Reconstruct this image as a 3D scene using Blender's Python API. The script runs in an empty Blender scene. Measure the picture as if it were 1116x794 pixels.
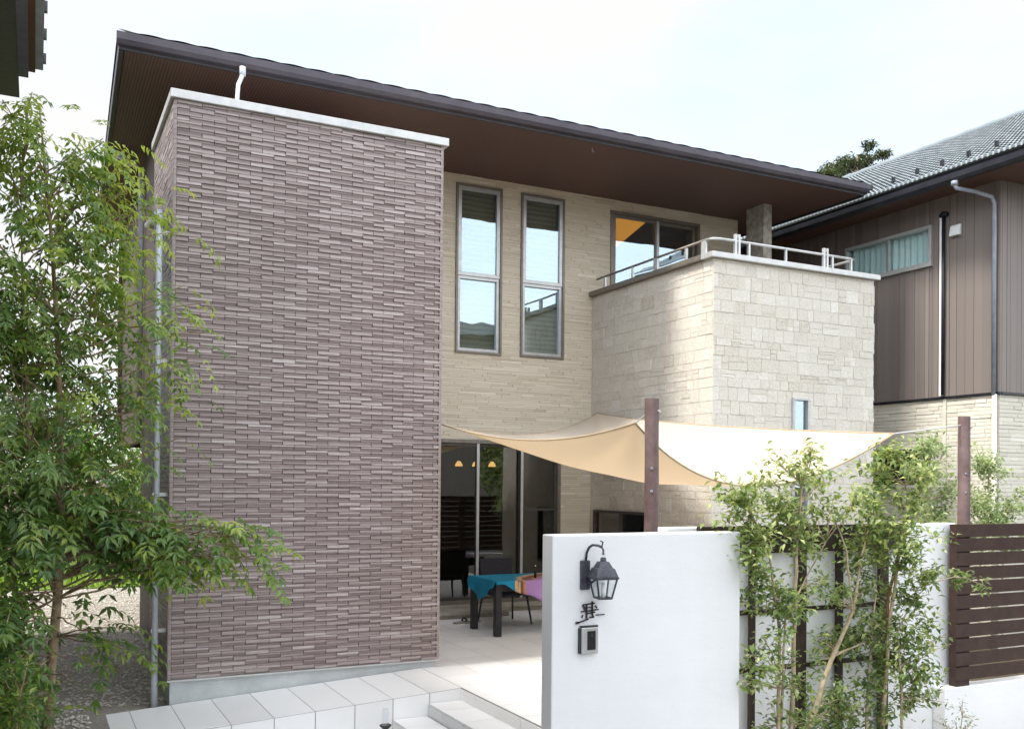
import bpy, math, random
import numpy as np
from mathutils import Vector, Matrix, Quaternion
R = math.radians
random.seed(11)
S = bpy.context.scene
C = S.collection

# ------------------------------------------------------------------ camera
cam = bpy.data.cameras.new('camera'); cam_o = bpy.data.objects.new('camera', cam); C.objects.link(cam_o)
cam.sensor_width = 36; cam.lens = 33.47; cam.shift_y = 0.1088
cam.clip_start = 0.05; cam.clip_end = 3000
CR = (0.89384, -0.44828, 0.00853); CU = (-0.01109, -0.00308, 0.99993); CF = (0.44823, 0.89388, 0.00737)
cam_o.matrix_world = Matrix(((CR[0], CU[0], -CF[0], 0), (CR[1], CU[1], -CF[1], 0), (CR[2], CU[2], -CF[2], 0), (0, 0, 0, 1)))
S.camera = cam_o

# ------------------------------------------------------------------ sky, sun, exposure
SUN_EL = R(58); SUN_AZ = R(-88)          # azimuth from +Y, clockwise: the sun stands to the left of the house
W = bpy.data.worlds.new('World'); S.world = W; W.use_nodes = True
nt = W.node_tree; nt.nodes.clear()
out = nt.nodes.new('ShaderNodeOutputWorld'); bg = nt.nodes.new('ShaderNodeBackground')
sky = nt.nodes.new('ShaderNodeTexSky'); sky.sky_type = 'NISHITA'; sky.sun_disc = False
sky.sun_elevation = SUN_EL; sky.sun_rotation = SUN_AZ; sky.air_density = 1.0; sky.dust_density = 1.5
tc = nt.nodes.new('ShaderNodeTexCoord')
mp = nt.nodes.new('ShaderNodeMapping'); mp.inputs['Scale'].default_value = (1.0, 1.0, 2.4); mp.inputs['Location'].default_value = (0.3, 0.1, 0.0)
nz = nt.nodes.new('ShaderNodeTexNoise'); nz.inputs['Scale'].default_value = 1.7; nz.inputs['Detail'].default_value = 7; nz.inputs['Roughness'].default_value = 0.55
nz.inputs['Distortion'].default_value = 0.4
sep = nt.nodes.new('ShaderNodeSeparateXYZ')
# thin cloud is thicker over the house (+Y) and opens to blue behind the street (-Y)
ma = nt.nodes.new('ShaderNodeMath'); ma.operation = 'MULTIPLY_ADD'; ma.inputs[1].default_value = 0.02
rp = nt.nodes.new('ShaderNodeValToRGB'); rp.color_ramp.elements[0].position = 0.38; rp.color_ramp.elements[1].position = 0.56
rp.color_ramp.elements[0].color = (.50, .50, .50, 1)
mx = nt.nodes.new('ShaderNodeMix'); mx.data_type = 'RGBA'
cc = nt.nodes.new('ShaderNodeMix'); cc.data_type = 'RGBA'
cc.inputs['A'].default_value = (1.99, 1.985, 1.98, 1)      # thin bright cloud over the house
cc.inputs['B'].default_value = (5.95, 6.25, 6.6, 1)        # brighter, bluer haze over the street
mr = nt.nodes.new('ShaderNodeMapRange'); mr.interpolation_type = 'SMOOTHSTEP'
mr.inputs['From Min'].default_value = .55; mr.inputs['From Max'].default_value = -.25
L = nt.links.new
L(tc.outputs['Generated'], mp.inputs['Vector']); L(mp.outputs[0], nz.inputs['Vector'])
L(tc.outputs['Generated'], sep.inputs[0]); L(sep.outputs['Y'], ma.inputs[0]); L(nz.outputs['Fac'], ma.inputs[2])
L(ma.outputs[0], rp.inputs[0]); L(rp.outputs[0], mx.inputs['Factor'])
L(sep.outputs['Y'], mr.inputs['Value']); L(mr.outputs[0], cc.inputs['Factor']); L(cc.outputs['Result'], mx.inputs['B'])
L(sky.outputs[0], mx.inputs['A']); L(mx.outputs['Result'], bg.inputs['Color'])
bg.inputs['Strength'].default_value = 0.10
L(bg.outputs[0], out.inputs[0])

sun = bpy.data.lights.new('sun', 'SUN'); sun.energy = 1.1; sun.angle = R(11); sun.color = (1, .955, .88)
so = bpy.data.objects.new('sun', sun); C.objects.link(so)
sd = Vector((math.sin(SUN_AZ) * math.cos(SUN_EL), math.cos(SUN_AZ) * math.cos(SUN_EL), math.sin(SUN_EL)))
so.rotation_euler = sd.to_track_quat('Z', 'Y').to_euler()
S.view_settings.view_transform = 'Standard'; S.view_settings.look = 'None'; S.view_settings.gamma = 1
S.view_settings.use_curve_mapping = False
S.view_settings.exposure = 2.32

# ------------------------------------------------------------------ materials
def newmat(name):
    m = bpy.data.materials.new(name); m.use_nodes = True
    t = m.node_tree; b = t.nodes['Principled BSDF']
    return m, t, b
def N(t, kind, **kw):
    n = t.nodes.new(kind)
    for k, v in kw.items():
        if k in n.inputs: n.inputs[k].default_value = v
        else: setattr(n, k, v)
    return n
def ramp(t, stops):
    n = t.nodes.new('ShaderNodeValToRGB'); e = n.color_ramp.elements
    while len(e) < len(stops): e.new(0.5)
    for i, (p, c) in enumerate(stops): e[i].position = p; e[i].color = (*c, 1)
    return n
def mat_mottled(name, c1, c2, scale=6, rough=.8, bump=0.0, bscale=60, spec=.3, detail=6, bdist=.01, metal=0.0):
    """colour varying between c1 and c2 with object-space noise, plus a fine bump"""
    m, t, b = newmat(name)
    co = N(t, 'ShaderNodeTexCoord')
    n = N(t, 'ShaderNodeTexNoise', Scale=scale, Detail=detail, Roughness=.6)
    r = ramp(t, [(.32, c1), (.68, c2)])
    t.links.new(co.outputs['Object'], n.inputs['Vector']); t.links.new(n.outputs['Fac'], r.inputs[0])
    t.links.new(r.outputs[0], b.inputs['Base Color'])
    b.inputs['Roughness'].default_value = rough; b.inputs['Specular IOR Level'].default_value = spec; b.inputs['Metallic'].default_value = metal
    if bump:
        n2 = N(t, 'ShaderNodeTexNoise', Scale=bscale, Detail=5, Roughness=.65)
        bp = N(t, 'ShaderNodeBump', Strength=bump, Distance=bdist)
        t.links.new(co.outputs['Object'], n2.inputs['Vector']); t.links.new(n2.outputs['Fac'], bp.inputs['Height'])
        t.links.new(bp.outputs[0], b.inputs['Normal'])
    return m
def mat_tile(name, cols, rough=.7, bump=.3, bscale=90, bdist=.004, grain=.25, gscale=(30, 30, 60), spec=.3):
    """per-tile tone (face attribute 'tone') through a colour ramp, with grain inside each tile"""
    m, t, b = newmat(name)
    at = N(t, 'ShaderNodeAttribute', attribute_name='tone')
    co = N(t, 'ShaderNodeTexCoord'); mpn = N(t, 'ShaderNodeMapping'); mpn.inputs['Scale'].default_value = gscale
    n = N(t, 'ShaderNodeTexNoise', Scale=1.0, Detail=5, Roughness=.65)
    t.links.new(co.outputs['Object'], mpn.inputs[0]); t.links.new(mpn.outputs[0], n.inputs['Vector'])
    a = N(t, 'ShaderNodeMath', operation='SUBTRACT'); a.inputs[1].default_value = .5
    t.links.new(n.outputs['Fac'], a.inputs[0])
    a2 = N(t, 'ShaderNodeMath', operation='MULTIPLY_ADD'); a2.inputs[1].default_value = grain * 2
    t.links.new(a.outputs[0], a2.inputs[0]); t.links.new(at.outputs['Fac'], a2.inputs[2])
    r = ramp(t, [(i / (len(cols) - 1), c) for i, c in enumerate(cols)])
    t.links.new(a2.outputs[0], r.inputs[0]); t.links.new(r.outputs[0], b.inputs['Base Color'])
    n2 = N(t, 'ShaderNodeTexNoise', Scale=bscale, Detail=6, Roughness=.7)
    t.links.new(co.outputs['Object'], n2.inputs['Vector'])
    bp = N(t, 'ShaderNodeBump', Strength=bump, Distance=bdist)
    t.links.new(n2.outputs['Fac'], bp.inputs['Height']); t.links.new(bp.outputs[0], b.inputs['Normal'])
    b.inputs['Roughness'].default_value = rough; b.inputs['Specular IOR Level'].default_value = spec
    return m
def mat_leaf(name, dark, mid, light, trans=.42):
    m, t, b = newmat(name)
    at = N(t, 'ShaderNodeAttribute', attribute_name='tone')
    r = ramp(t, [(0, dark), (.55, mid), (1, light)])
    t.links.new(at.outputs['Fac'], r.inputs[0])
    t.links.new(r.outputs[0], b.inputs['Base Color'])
    b.inputs['Roughness'].default_value = .36; b.inputs['Specular IOR Level'].default_value = .6
    tr = N(t, 'ShaderNodeBsdfTranslucent')
    hs = N(t, 'ShaderNodeHueSaturation', Saturation=1.15, Value=1.9, Hue=.485)
    t.links.new(r.outputs[0], hs.inputs['Color']); t.links.new(hs.outputs[0], tr.inputs['Color'])
    ms = N(t, 'ShaderNodeMixShader'); ms.inputs[0].default_value = trans
    o = t.nodes['Material Output']
    t.links.new(b.outputs[0], ms.inputs[1]); t.links.new(tr.outputs[0], ms.inputs[2]); t.links.new(ms.outputs[0], o.inputs[0])
    return m
def mat_glass(name, refl, tint=(.75, .8, .8), wob=.004, gtint=(1, 1, 1)):
    m, t, b = newmat(name); t.nodes.remove(b)
    g = N(t, 'ShaderNodeBsdfGlossy', Roughness=.0); g.inputs['Color'].default_value = (*gtint, 1)
    tr = N(t, 'ShaderNodeBsdfTransparent'); tr.inputs['Color'].default_value = (*tint, 1)
    co = N(t, 'ShaderNodeTexCoord'); n = N(t, 'ShaderNodeTexNoise', Scale=2.2, Detail=1)
    bp = N(t, 'ShaderNodeBump', Strength=wob * 4, Distance=.05)
    t.links.new(co.outputs['Object'], n.inputs['Vector']); t.links.new(n.outputs['Fac'], bp.inputs['Height']); t.links.new(bp.outputs[0], g.inputs['Normal'])
    lwn = N(t, 'ShaderNodeLayerWeight', Blend=.5); fr = N(t, 'ShaderNodeMath', operation='POWER'); fr.inputs[1].default_value = 4.5; t.links.new(lwn.outputs['Facing'], fr.inputs[0])
    ad = N(t, 'ShaderNodeMath', operation='ADD', use_clamp=True); ad.inputs[1].default_value = refl
    t.links.new(fr.outputs[0], ad.inputs[0])
    ms = N(t, 'ShaderNodeMixShader'); o = t.nodes['Material Output']
    t.links.new(ad.outputs[0], ms.inputs[0]); t.links.new(tr.outputs[0], ms.inputs[1]); t.links.new(g.outputs[0], ms.inputs[2]); t.links.new(ms.outputs[0], o.inputs[0])
    return m
def mat_emit(name, col, st):
    m, t, b = newmat(name); b.inputs['Base Color'].default_value = (*col, 1)
    b.inputs['Emission Color'].default_value = (*col, 1); b.inputs['Emission Strength'].default_value = st
    return m
M = {}
M['tower'] = mat_tile('tower tile', [(.15, .110, .102), (.26, .203, .192), (.345, .282, .268), (.52, .455, .44)], rough=.42, bump=.25, grain=.28, gscale=(14, 14, 120))
M['tower_grout'] = mat_mottled('tower grout', (.035, .028, .028), (.06, .05, .05), 8, .9)
M['beige'] = mat_tile('beige facade tile', [(.46, .395, .30), (.56, .49, .38), (.61, .54, .43), (.70, .63, .52)], rough=.75, bump=.25, grain=.22, gscale=(8, 8, 90))
M['beige_grout'] = mat_mottled('beige grout', (.34, .28, .20), (.40, .34, .25), 8, .9)
M['stone'] = mat_tile('split face stone', [(.42, .37, .305), (.60, .555, .475), (.66, .62, .545), (.76, .73, .66)], rough=.85, bump=1.0, bscale=42, bdist=.014, grain=.75, gscale=(34, 34, 34))
M['stone_grout'] = mat_mottled('stone grout', (.58, .54, .46), (.68, .64, .56), 8, .9)
M['cream'] = mat_tile('cream brick', [(.50, .46, .38), (.62, .58, .49), (.68, .645, .55), (.76, .72, .63)], rough=.8, bump=.4, bscale=60, grain=.25)
M['cream_grout'] = mat_mottled('cream grout', (.48, .44, .37), (.54, .5, .42), 8, .9)
M['siding'] = mat_tile('brown metal siding', [(.16, .135, .122), (.19, .162, .145), (.215, .182, .163), (.24, .207, .186)], rough=.5, bump=.12, grain=.12, gscale=(40, 40, 1.2))
M['siding_dark'] = mat_mottled('siding joint', (.10, .078, .065), (.12, .095, .08), 5, .6)
M['base'] = mat_mottled('grey concrete', (.44, .46, .46), (.55, .57, .57), 5, .9, .15, 40)
M['flash'] = mat_mottled('brushed aluminium', (.46, .46, .45), (.56, .56, .545), 9, .42, metal=.35)
M['alu'] = mat_mottled('silver aluminium', (.42, .42, .415), (.52, .52, .51), 12, .35, metal=.5)
M['bronze'] = mat_mottled('bronze frame', (.17, .15, .125), (.22, .195, .165), 12, .4, metal=.3)
M['bronze_dark'] = mat_mottled('dark bronze frame', (.06, .055, .05), (.09, .08, .07), 12, .4, metal=.3)
M['gutter'] = mat_mottled('gutter brown', (.060, .052, .064), (.085, .074, .088), 3, .38)
M['fascia'] = mat_mottled('fascia dark', (.035, .032, .036), (.055, .05, .054), 3, .5)
M['roof'] = mat_mottled('roof tile brown', (.06, .052, .06), (.095, .083, .092), 5, .5)
M['nroof'] = mat_tile('grey glazed roof tile', [(.13, .155, .17), (.25, .285, .30), (.34, .38, .395), (.48, .52, .53)], rough=.38, bump=.1, bscale=30, grain=.2, spec=.5)
M['ngutter'] = mat_mottled('black gutter', (.012, .013, .017), (.025, .026, .032), 5, .4)
def mat_stucco(name, base):
    m, t, b = newmat(name)
    co = N(t, 'ShaderNodeTexCoord')
    def noise(sc, det, scale=1.0):
        mpn = N(t, 'ShaderNodeMapping'); mpn.inputs['Scale'].default_value = sc; n = N(t, 'ShaderNodeTexNoise', Scale=scale, Detail=det, Roughness=.6)
        t.links.new(co.outputs['Object'], mpn.inputs[0]); t.links.new(mpn.outputs[0], n.inputs['Vector']); return n
    a = noise((1.2, 1.2, 1.2), 5); st = noise((5, 5, .5), 4); fl_ = noise((.8, .8, 9), 3)
    s1 = N(t, 'ShaderNodeMath', operation='MULTIPLY_ADD'); s1.inputs[1].default_value = .35; t.links.new(st.outputs['Fac'], s1.inputs[0]); t.links.new(a.outputs['Fac'], s1.inputs[2])
    s2 = N(t, 'ShaderNodeMath', operation='MULTIPLY_ADD'); s2.inputs[1].default_value = .3; t.links.new(fl_.outputs['Fac'], s2.inputs[0]); t.links.new(s1.outputs[0], s2.inputs[2])
    r = ramp(t, [(.45, tuple(c * .94 for c in base)), (.78, base), (1, tuple(min(1, c * 1.03) for c in base))])
    t.links.new(s2.outputs[0], r.inputs[0]); t.links.new(r.outputs[0], b.inputs['Base Color'])
    n3 = noise((1, 1, 1), 6, 120.0); n4 = noise((5, 5, 14), 4)
    ad = N(t, 'ShaderNodeMath', operation='MULTIPLY_ADD'); ad.inputs[1].default_value = 1.6; t.links.new(n4.outputs['Fac'], ad.inputs[0]); t.links.new(n3.outputs['Fac'], ad.inputs[2])
    bp = N(t, 'ShaderNodeBump', Strength=.35, Distance=.003); t.links.new(ad.outputs[0], bp.inputs['Height']); t.links.new(bp.outputs[0], b.inputs['Normal'])
    b.inputs['Roughness'].default_value = .92; b.inputs['Specular IOR Level'].default_value = .2
    return m
M['white'] = mat_stucco('white stucco', (.70, .70, .70))
M['white_low'] = mat_stucco('white stucco wall', (.76, .76, .755))
M['tile'] = mat_tile('porcelain floor tile', [(.76, .75, .74), (.82, .812, .80), (.86, .855, .845)], rough=.5, bump=.1, bscale=12, grain=.25, gscale=(3, 3, 3), bdist=.002)
M['tile_grout'] = mat_mottled('floor grout', (.30, .295, .29), (.38, .37, .36), 9, .95)
M['gravel_base'] = mat_mottled('gravel bed', (.26, .23, .19), (.47, .43, .37), 45, .95, .8, 60, bdist=.03)
M['pebble'] = mat_tile('pebbles', [(.28, .24, .20), (.48, .44, .38), (.60, .56, .49), (.74, .70, .63)], rough=.8, bump=.2, grain=.2)
M['asphalt'] = mat_mottled('asphalt', (.05, .05, .05), (.08, .08, .078), 40, .95, .4, 200)
M['soil'] = mat_mottled('soil', (.05, .035, .022), (.11, .08, .05), 18, .95, .8, 50, bdist=.03)
M['lawn'] = mat_mottled('lawn', (.13, .22, .03), (.24, .34, .055), 14, .9, .8, 90, bdist=.03)
M['darkwood'] = mat_mottled('dark brown slat', (.030, .016, .0125), (.052, .028, .022), 7, .55, .2, 30)
M['lattice'] = mat_mottled('dark timber', (.022, .014, .011), (.045, .029, .023), 8, .6, .2, 30)
M['post'] = mat_mottled('weathered wood post', (.10, .062, .058), (.21, .148, .142), 5, .65, .35, 26)
M['black'] = mat_mottled('black iron', (.010, .010, .011), (.03, .03, .034), 20, .45, spec=.5)
M['lantern'] = mat_mottled('lantern iron', (.018, .02, .026), (.06, .066, .082), 30, .4, .2, 80, .5)
M['blackplastic'] = mat_mottled('black panel', (.012, .012, .012), (.03, .03, .032), 20, .2)
M['chair'] = mat_mottled('charcoal fabric', (.022, .021, .026), (.042, .04, .048), 60, .85, .3, 300)
M['tableleg'] = mat_mottled('dark table wood', (.02, .019, .019), (.036, .034, .034), 10, .45)
M['interior'] = mat_mottled('dim interior wall', (.16, .15, .14), (.22, .205, .19), 2, .9)
M['interior_floor'] = mat_mottled('interior floor', (.10, .07, .05), (.17, .12, .085), 4, .4)
M['stepwood'] = mat_mottled('concrete step', (.30, .27, .22), (.42, .385, .325), 6, .9, .2, 40)
M['pipe'] = mat_mottled('grey blue pipe', (.22, .245, .29), (.31, .34, .39), 6, .35)
M['pipe_light'] = mat_mottled('pale pipe', (.52, .55, .60), (.64, .67, .71), 6, .35)
M['pipe_cream'] = mat_mottled('cream pipe', (.60, .57, .47), (.70, .67, .57), 6, .4)
M['vent'] = mat_mottled('white vent', (.74, .74, .72), (.84, .84, .82), 6, .4)
M['colstone'] = mat_mottled('column plaster', (.20, .185, .15), (.46, .42, .35), 9, .9, .3, 60, detail=9)
M['trunk'] = mat_mottled('bark', (.22, .155, .095), (.46, .35, .23), 20, .9, .4, 60)
M['trunk_pale'] = mat_mottled('pale bark', (.26, .20, .125), (.47, .385, .26), 16, .9, .4, 60)
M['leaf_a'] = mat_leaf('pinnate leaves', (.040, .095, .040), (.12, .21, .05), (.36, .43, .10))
M['leaf_b'] = mat_leaf('oval leaves', (.036, .070, .022), (.15, .215, .065), (.46, .50, .22))
M['leaf_c'] = mat_leaf('pale leaves', (.08, .13, .05), (.21, .28, .12), (.42, .47, .26))
M['leaf_h'] = mat_leaf('hedge leaves', (.018, .032, .010), (.04, .065, .018), (.12, .15, .035), .2)
M['leaf_p'] = mat_leaf('pine needles', (.025, .042, .018), (.06, .085, .03), (.15, .16, .055), .15)
M['glass_up'] = mat_glass('upper glass', .25, (.76, .79, .76), wob=.008, gtint=(.74, .89, 1))
M['glass_door'] = mat_glass('door glass', .10, (.60, .63, .62))
M['glass_clear'] = mat_glass('lantern glass', .04, (.93, .95, .96))
M['blind'] = None
M['bulb'] = mat_emit('warm pendant glow', (1, .55, .18), .48)
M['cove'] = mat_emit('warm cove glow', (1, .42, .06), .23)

def mat_soffit():
    m, t, b = newmat('brown soffit boards')
    co = N(t, 'ShaderNodeTexCoord'); mpn = N(t, 'ShaderNodeMapping'); mpn.inputs['Scale'].default_value = (1, 1, 1)
    w = N(t, 'ShaderNodeTexWave', Scale=9.0, Distortion=.0); w.bands_direction = 'X'
    t.links.new(co.outputs['Object'], mpn.inputs[0]); t.links.new(mpn.outputs[0], w.inputs['Vector'])
    r = ramp(t, [(0, (.028, .014, .011)), (.14, (.085, .042, .032)), (.3, (.108, .055, .042)), (1, (.122, .063, .048))])
    t.links.new(w.outputs['Fac'], r.inputs[0]); t.links.new(r.outputs[0], b.inputs['Base Color'])
    bp = N(t, 'ShaderNodeBump', Strength=.4, Distance=.004); t.links.new(w.outputs['Fac'], bp.inputs['Height']); t.links.new(bp.outputs[0], b.inputs['Normal'])
    b.inputs['Roughness'].default_value = .6
    return m
M['soffit'] = mat_soffit()
def mat_blind():
    m, t, b = newmat('roman blind weave')
    co = N(t, 'ShaderNodeTexCoord')
    w = N(t, 'ShaderNodeTexWave', Scale=4.2, Distortion=1.2); w.bands_direction = 'Z'; w.inputs['Detail'].default_value = 2
    t.links.new(co.outputs['Object'], w.inputs['Vector'])
    r = ramp(t, [(0, (.42, .37, .25)), (1, (.66, .60, .46))])
    t.links.new(w.outputs['Fac'], r.inputs[0]); t.links.new(r.outputs[0], b.inputs['Base Color']); b.inputs['Roughness'].default_value = .9
    return m
M['blind'] = mat_blind()
def mat_curtain():
    m, t, b = newmat('white curtain')
    b.inputs['Base Color'].default_value = (.80, .84, .83, 1); b.inputs['Roughness'].default_value = .9
    return m
M['curtain'] = mat_curtain()
def mat_sail():
    m, t, b = newmat('sail cloth')
    co = N(t, 'ShaderNodeTexCoord'); n = N(t, 'ShaderNodeTexNoise', Scale=260, Detail=2)
    bp = N(t, 'ShaderNodeBump', Strength=.08, Distance=.002)
    t.links.new(co.outputs['Object'], n.inputs['Vector']); t.links.new(n.outputs['Fac'], bp.inputs['Height']); t.links.new(bp.outputs[0], b.inputs['Normal'])
    b.inputs['Base Color'].default_value = (.60, .555, .48, 1); b.inputs['Roughness'].default_value = .85
    tr = N(t, 'ShaderNodeBsdfTranslucent'); tr.inputs['Color'].default_value = (.97, .81, .60, 1)
    ms = N(t, 'ShaderNodeMixShader'); ms.inputs[0].default_value = .42
    o = t.nodes['Material Output']
    t.links.new(b.outputs[0], ms.inputs[1]); t.links.new(tr.outputs[0], ms.inputs[2]); t.links.new(ms.outputs[0], o.inputs[0])
    return m
M['sail'] = mat_sail()
M['hem'] = mat_mottled('sail hem', (.36, .27, .17), (.46, .35, .23), 20, .9)
def mat_cloth():
    m, t, b = newmat('patterned cloth')
    at = N(t, 'ShaderNodeAttribute', attribute_name='tone')
    co = N(t, 'ShaderNodeTexCoord'); n = N(t, 'ShaderNodeTexNoise', Scale=7, Detail=3)
    t.links.new(co.outputs['Object'], n.inputs['Vector'])
    a = N(t, 'ShaderNodeMath', operation='MULTIPLY_ADD'); a.inputs[1].default_value = .16; t.links.new(n.outputs['Fac'], a.inputs[0]); t.links.new(at.outputs['Fac'], a.inputs[2])
    r = ramp(t, [(0, (.0, .21, .36)), (.44, (.0, .22, .37)), (.46, (.62, .36, .16)), (.50, (.62, .40, .22)), (.53, (.16, .07, .045)), (.61, (.20, .085, .05)), (.64, (.52, .26, .14)), (.69, (.38, .21, .46)), (1, (.42, .24, .50))])
    r.color_ramp.interpolation = 'LINEAR'
    t.links.new(a.outputs[0], r.inputs[0]); t.links.new(r.outputs[0], b.inputs['Base Color']); b.inputs['Roughness'].default_value = .85
    return m
M['cloth'] = mat_cloth()

# ------------------------------------------------------------------ mesh helpers
class MB:
    def __init__(s): s.v = []; s.f = []; s.t = []
    def face(s, pts, tone=.5):
        i = len(s.v); s.v += [tuple(p) for p in pts]; s.f.append(tuple(range(i, i + len(pts)))); s.t.append(tone)
    def box(s, x0, x1, y0, y1, z0, z1, tone=.5):
        p = [(x0, y0, z0), (x1, y0, z0), (x1, y1, z0), (x0, y1, z0), (x0, y0, z1), (x1, y0, z1), (x1, y1, z1), (x0, y1, z1)]
        s.hexa(p, tone)
    def hexa(s, p, tone=.5):
        i = len(s.v); s.v += [tuple(q) for q in p]
        for q in ((3, 2, 1, 0), (4, 5, 6, 7), (0, 1, 5, 4), (1, 2, 6, 5), (2, 3, 7, 6), (3, 0, 4, 7)):
            s.f.append(tuple(i + k for k in q)); s.t.append(tone)
    def bar(s, a, b, w, h=None, tone=.5, up=(0, 0, 1)):
        a = Vector(a); b = Vector(b); h = h or w; d = (b - a).normalized(); up = Vector(up)
        if abs(d.dot(up)) > .98: up = Vector((0, 1, 0))
        sx = d.cross(up).normalized() * w / 2; sy = sx.cross(d).normalized() * h / 2
        s.hexa([a - sx - sy, a + sx - sy, b + sx - sy, b - sx - sy, a - sx + sy, a + sx + sy, b + sx + sy, b - sx + sy], tone)
    def tube(s, pts, rad, n=8, tone=.5, cap=True):
        pts = [Vector(p) for p in pts]
        if not hasattr(rad, '__len__'): rad = [rad] * len(pts)
        base = len(s.v); ref = Vector((.123, .9, .41)).normalized()
        prev = None
        for i, p in enumerate(pts):
            d = (pts[min(i + 1, len(pts) - 1)] - pts[max(i - 1, 0)]).normalized()
            if prev is None:
                a = d.cross(ref).normalized()
            else:
                a = (prev - d * prev.dot(d)).normalized()
            prev = a; bb = d.cross(a)
            for k in range(n):
                an = 2 * math.pi * k / n
                s.v.append(tuple(p + (a * math.cos(an) + bb * math.sin(an)) * rad[i]))
        for i in range(len(pts) - 1):
            for k in range(n):
                k2 = (k + 1) % n
                s.f.append((base + i * n + k, base + i * n + k2, base + (i + 1) * n + k2, base + (i + 1) * n + k)); s.t.append(tone)
        if cap:
            s.f.append(tuple(base + k for k in reversed(range(n)))); s.t.append(tone)
            e = base + (len(pts) - 1) * n
            s.f.append(tuple(e + k for k in range(n))); s.t.append(tone)
    def grid(s, fn, nu, nv, tone=.5):
        i0 = len(s.v)
        for i in range(nu + 1):
            for j in range(nv + 1): s.v.append(tuple(fn(i / nu, j / nv)))
        for i in range(nu):
            for j in range(nv):
                a = i0 + i * (nv + 1) + j
                s.f.append((a, a + nv + 1, a + nv + 2, a + 1)); s.t.append(tone(i / nu, j / nv) if callable(tone) else tone)
    def build(s, name, m, parent=None, smooth=False, bevel=0, solid=0):
        me = bpy.data.meshes.new(name)
        off = Vector((0, 0, 0))
        me.from_pydata(s.v, [], s.f); me.materials.append(m)
        at = me.attributes.new('tone', 'FLOAT', 'FACE'); at.data.foreach_set('value', np.array(s.t, dtype=np.float32))
        if smooth: me.polygons.foreach_set('use_smooth', [True] * len(me.polygons))
        me.update()
        o = bpy.data.objects.new(name, me); C.objects.link(o)
        if parent is not None:
            o.parent = parent; o.location = -parent.location if not parent.get('_child') else (0, 0, 0)
            if parent.type == 'MESH': o.location = (0, 0, 0)
        if bevel:
            b = o.modifiers.new('bevel', 'BEVEL'); b.width = bevel; b.segments = 2; b.limit_method = 'ANGLE'
        if solid:
            b = o.modifiers.new('solid', 'SOLIDIFY'); b.thickness = solid; b.offset = 0
        return o
def tag(o, label=None, cat=None, group=None, kind=None):
    if label: o['label'] = label
    if cat: o['category'] = cat
    if group: o['group'] = group
    if kind: o['kind'] = kind
    return o
def thing(name, label, cat, loc=(0, 0, 0), group=None):
    o = bpy.data.objects.new(name, None); C.objects.link(o); o.location = loc; o.empty_display_size = .2
    return tag(o, label, cat, group)
def box(name, m, parent, x0, x1, y0, y1, z0, z1, bevel=0):
    b = MB(); b.box(x0, x1, y0, y1, z0, z1); return b.build(name, m, parent, bevel=bevel)

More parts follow.
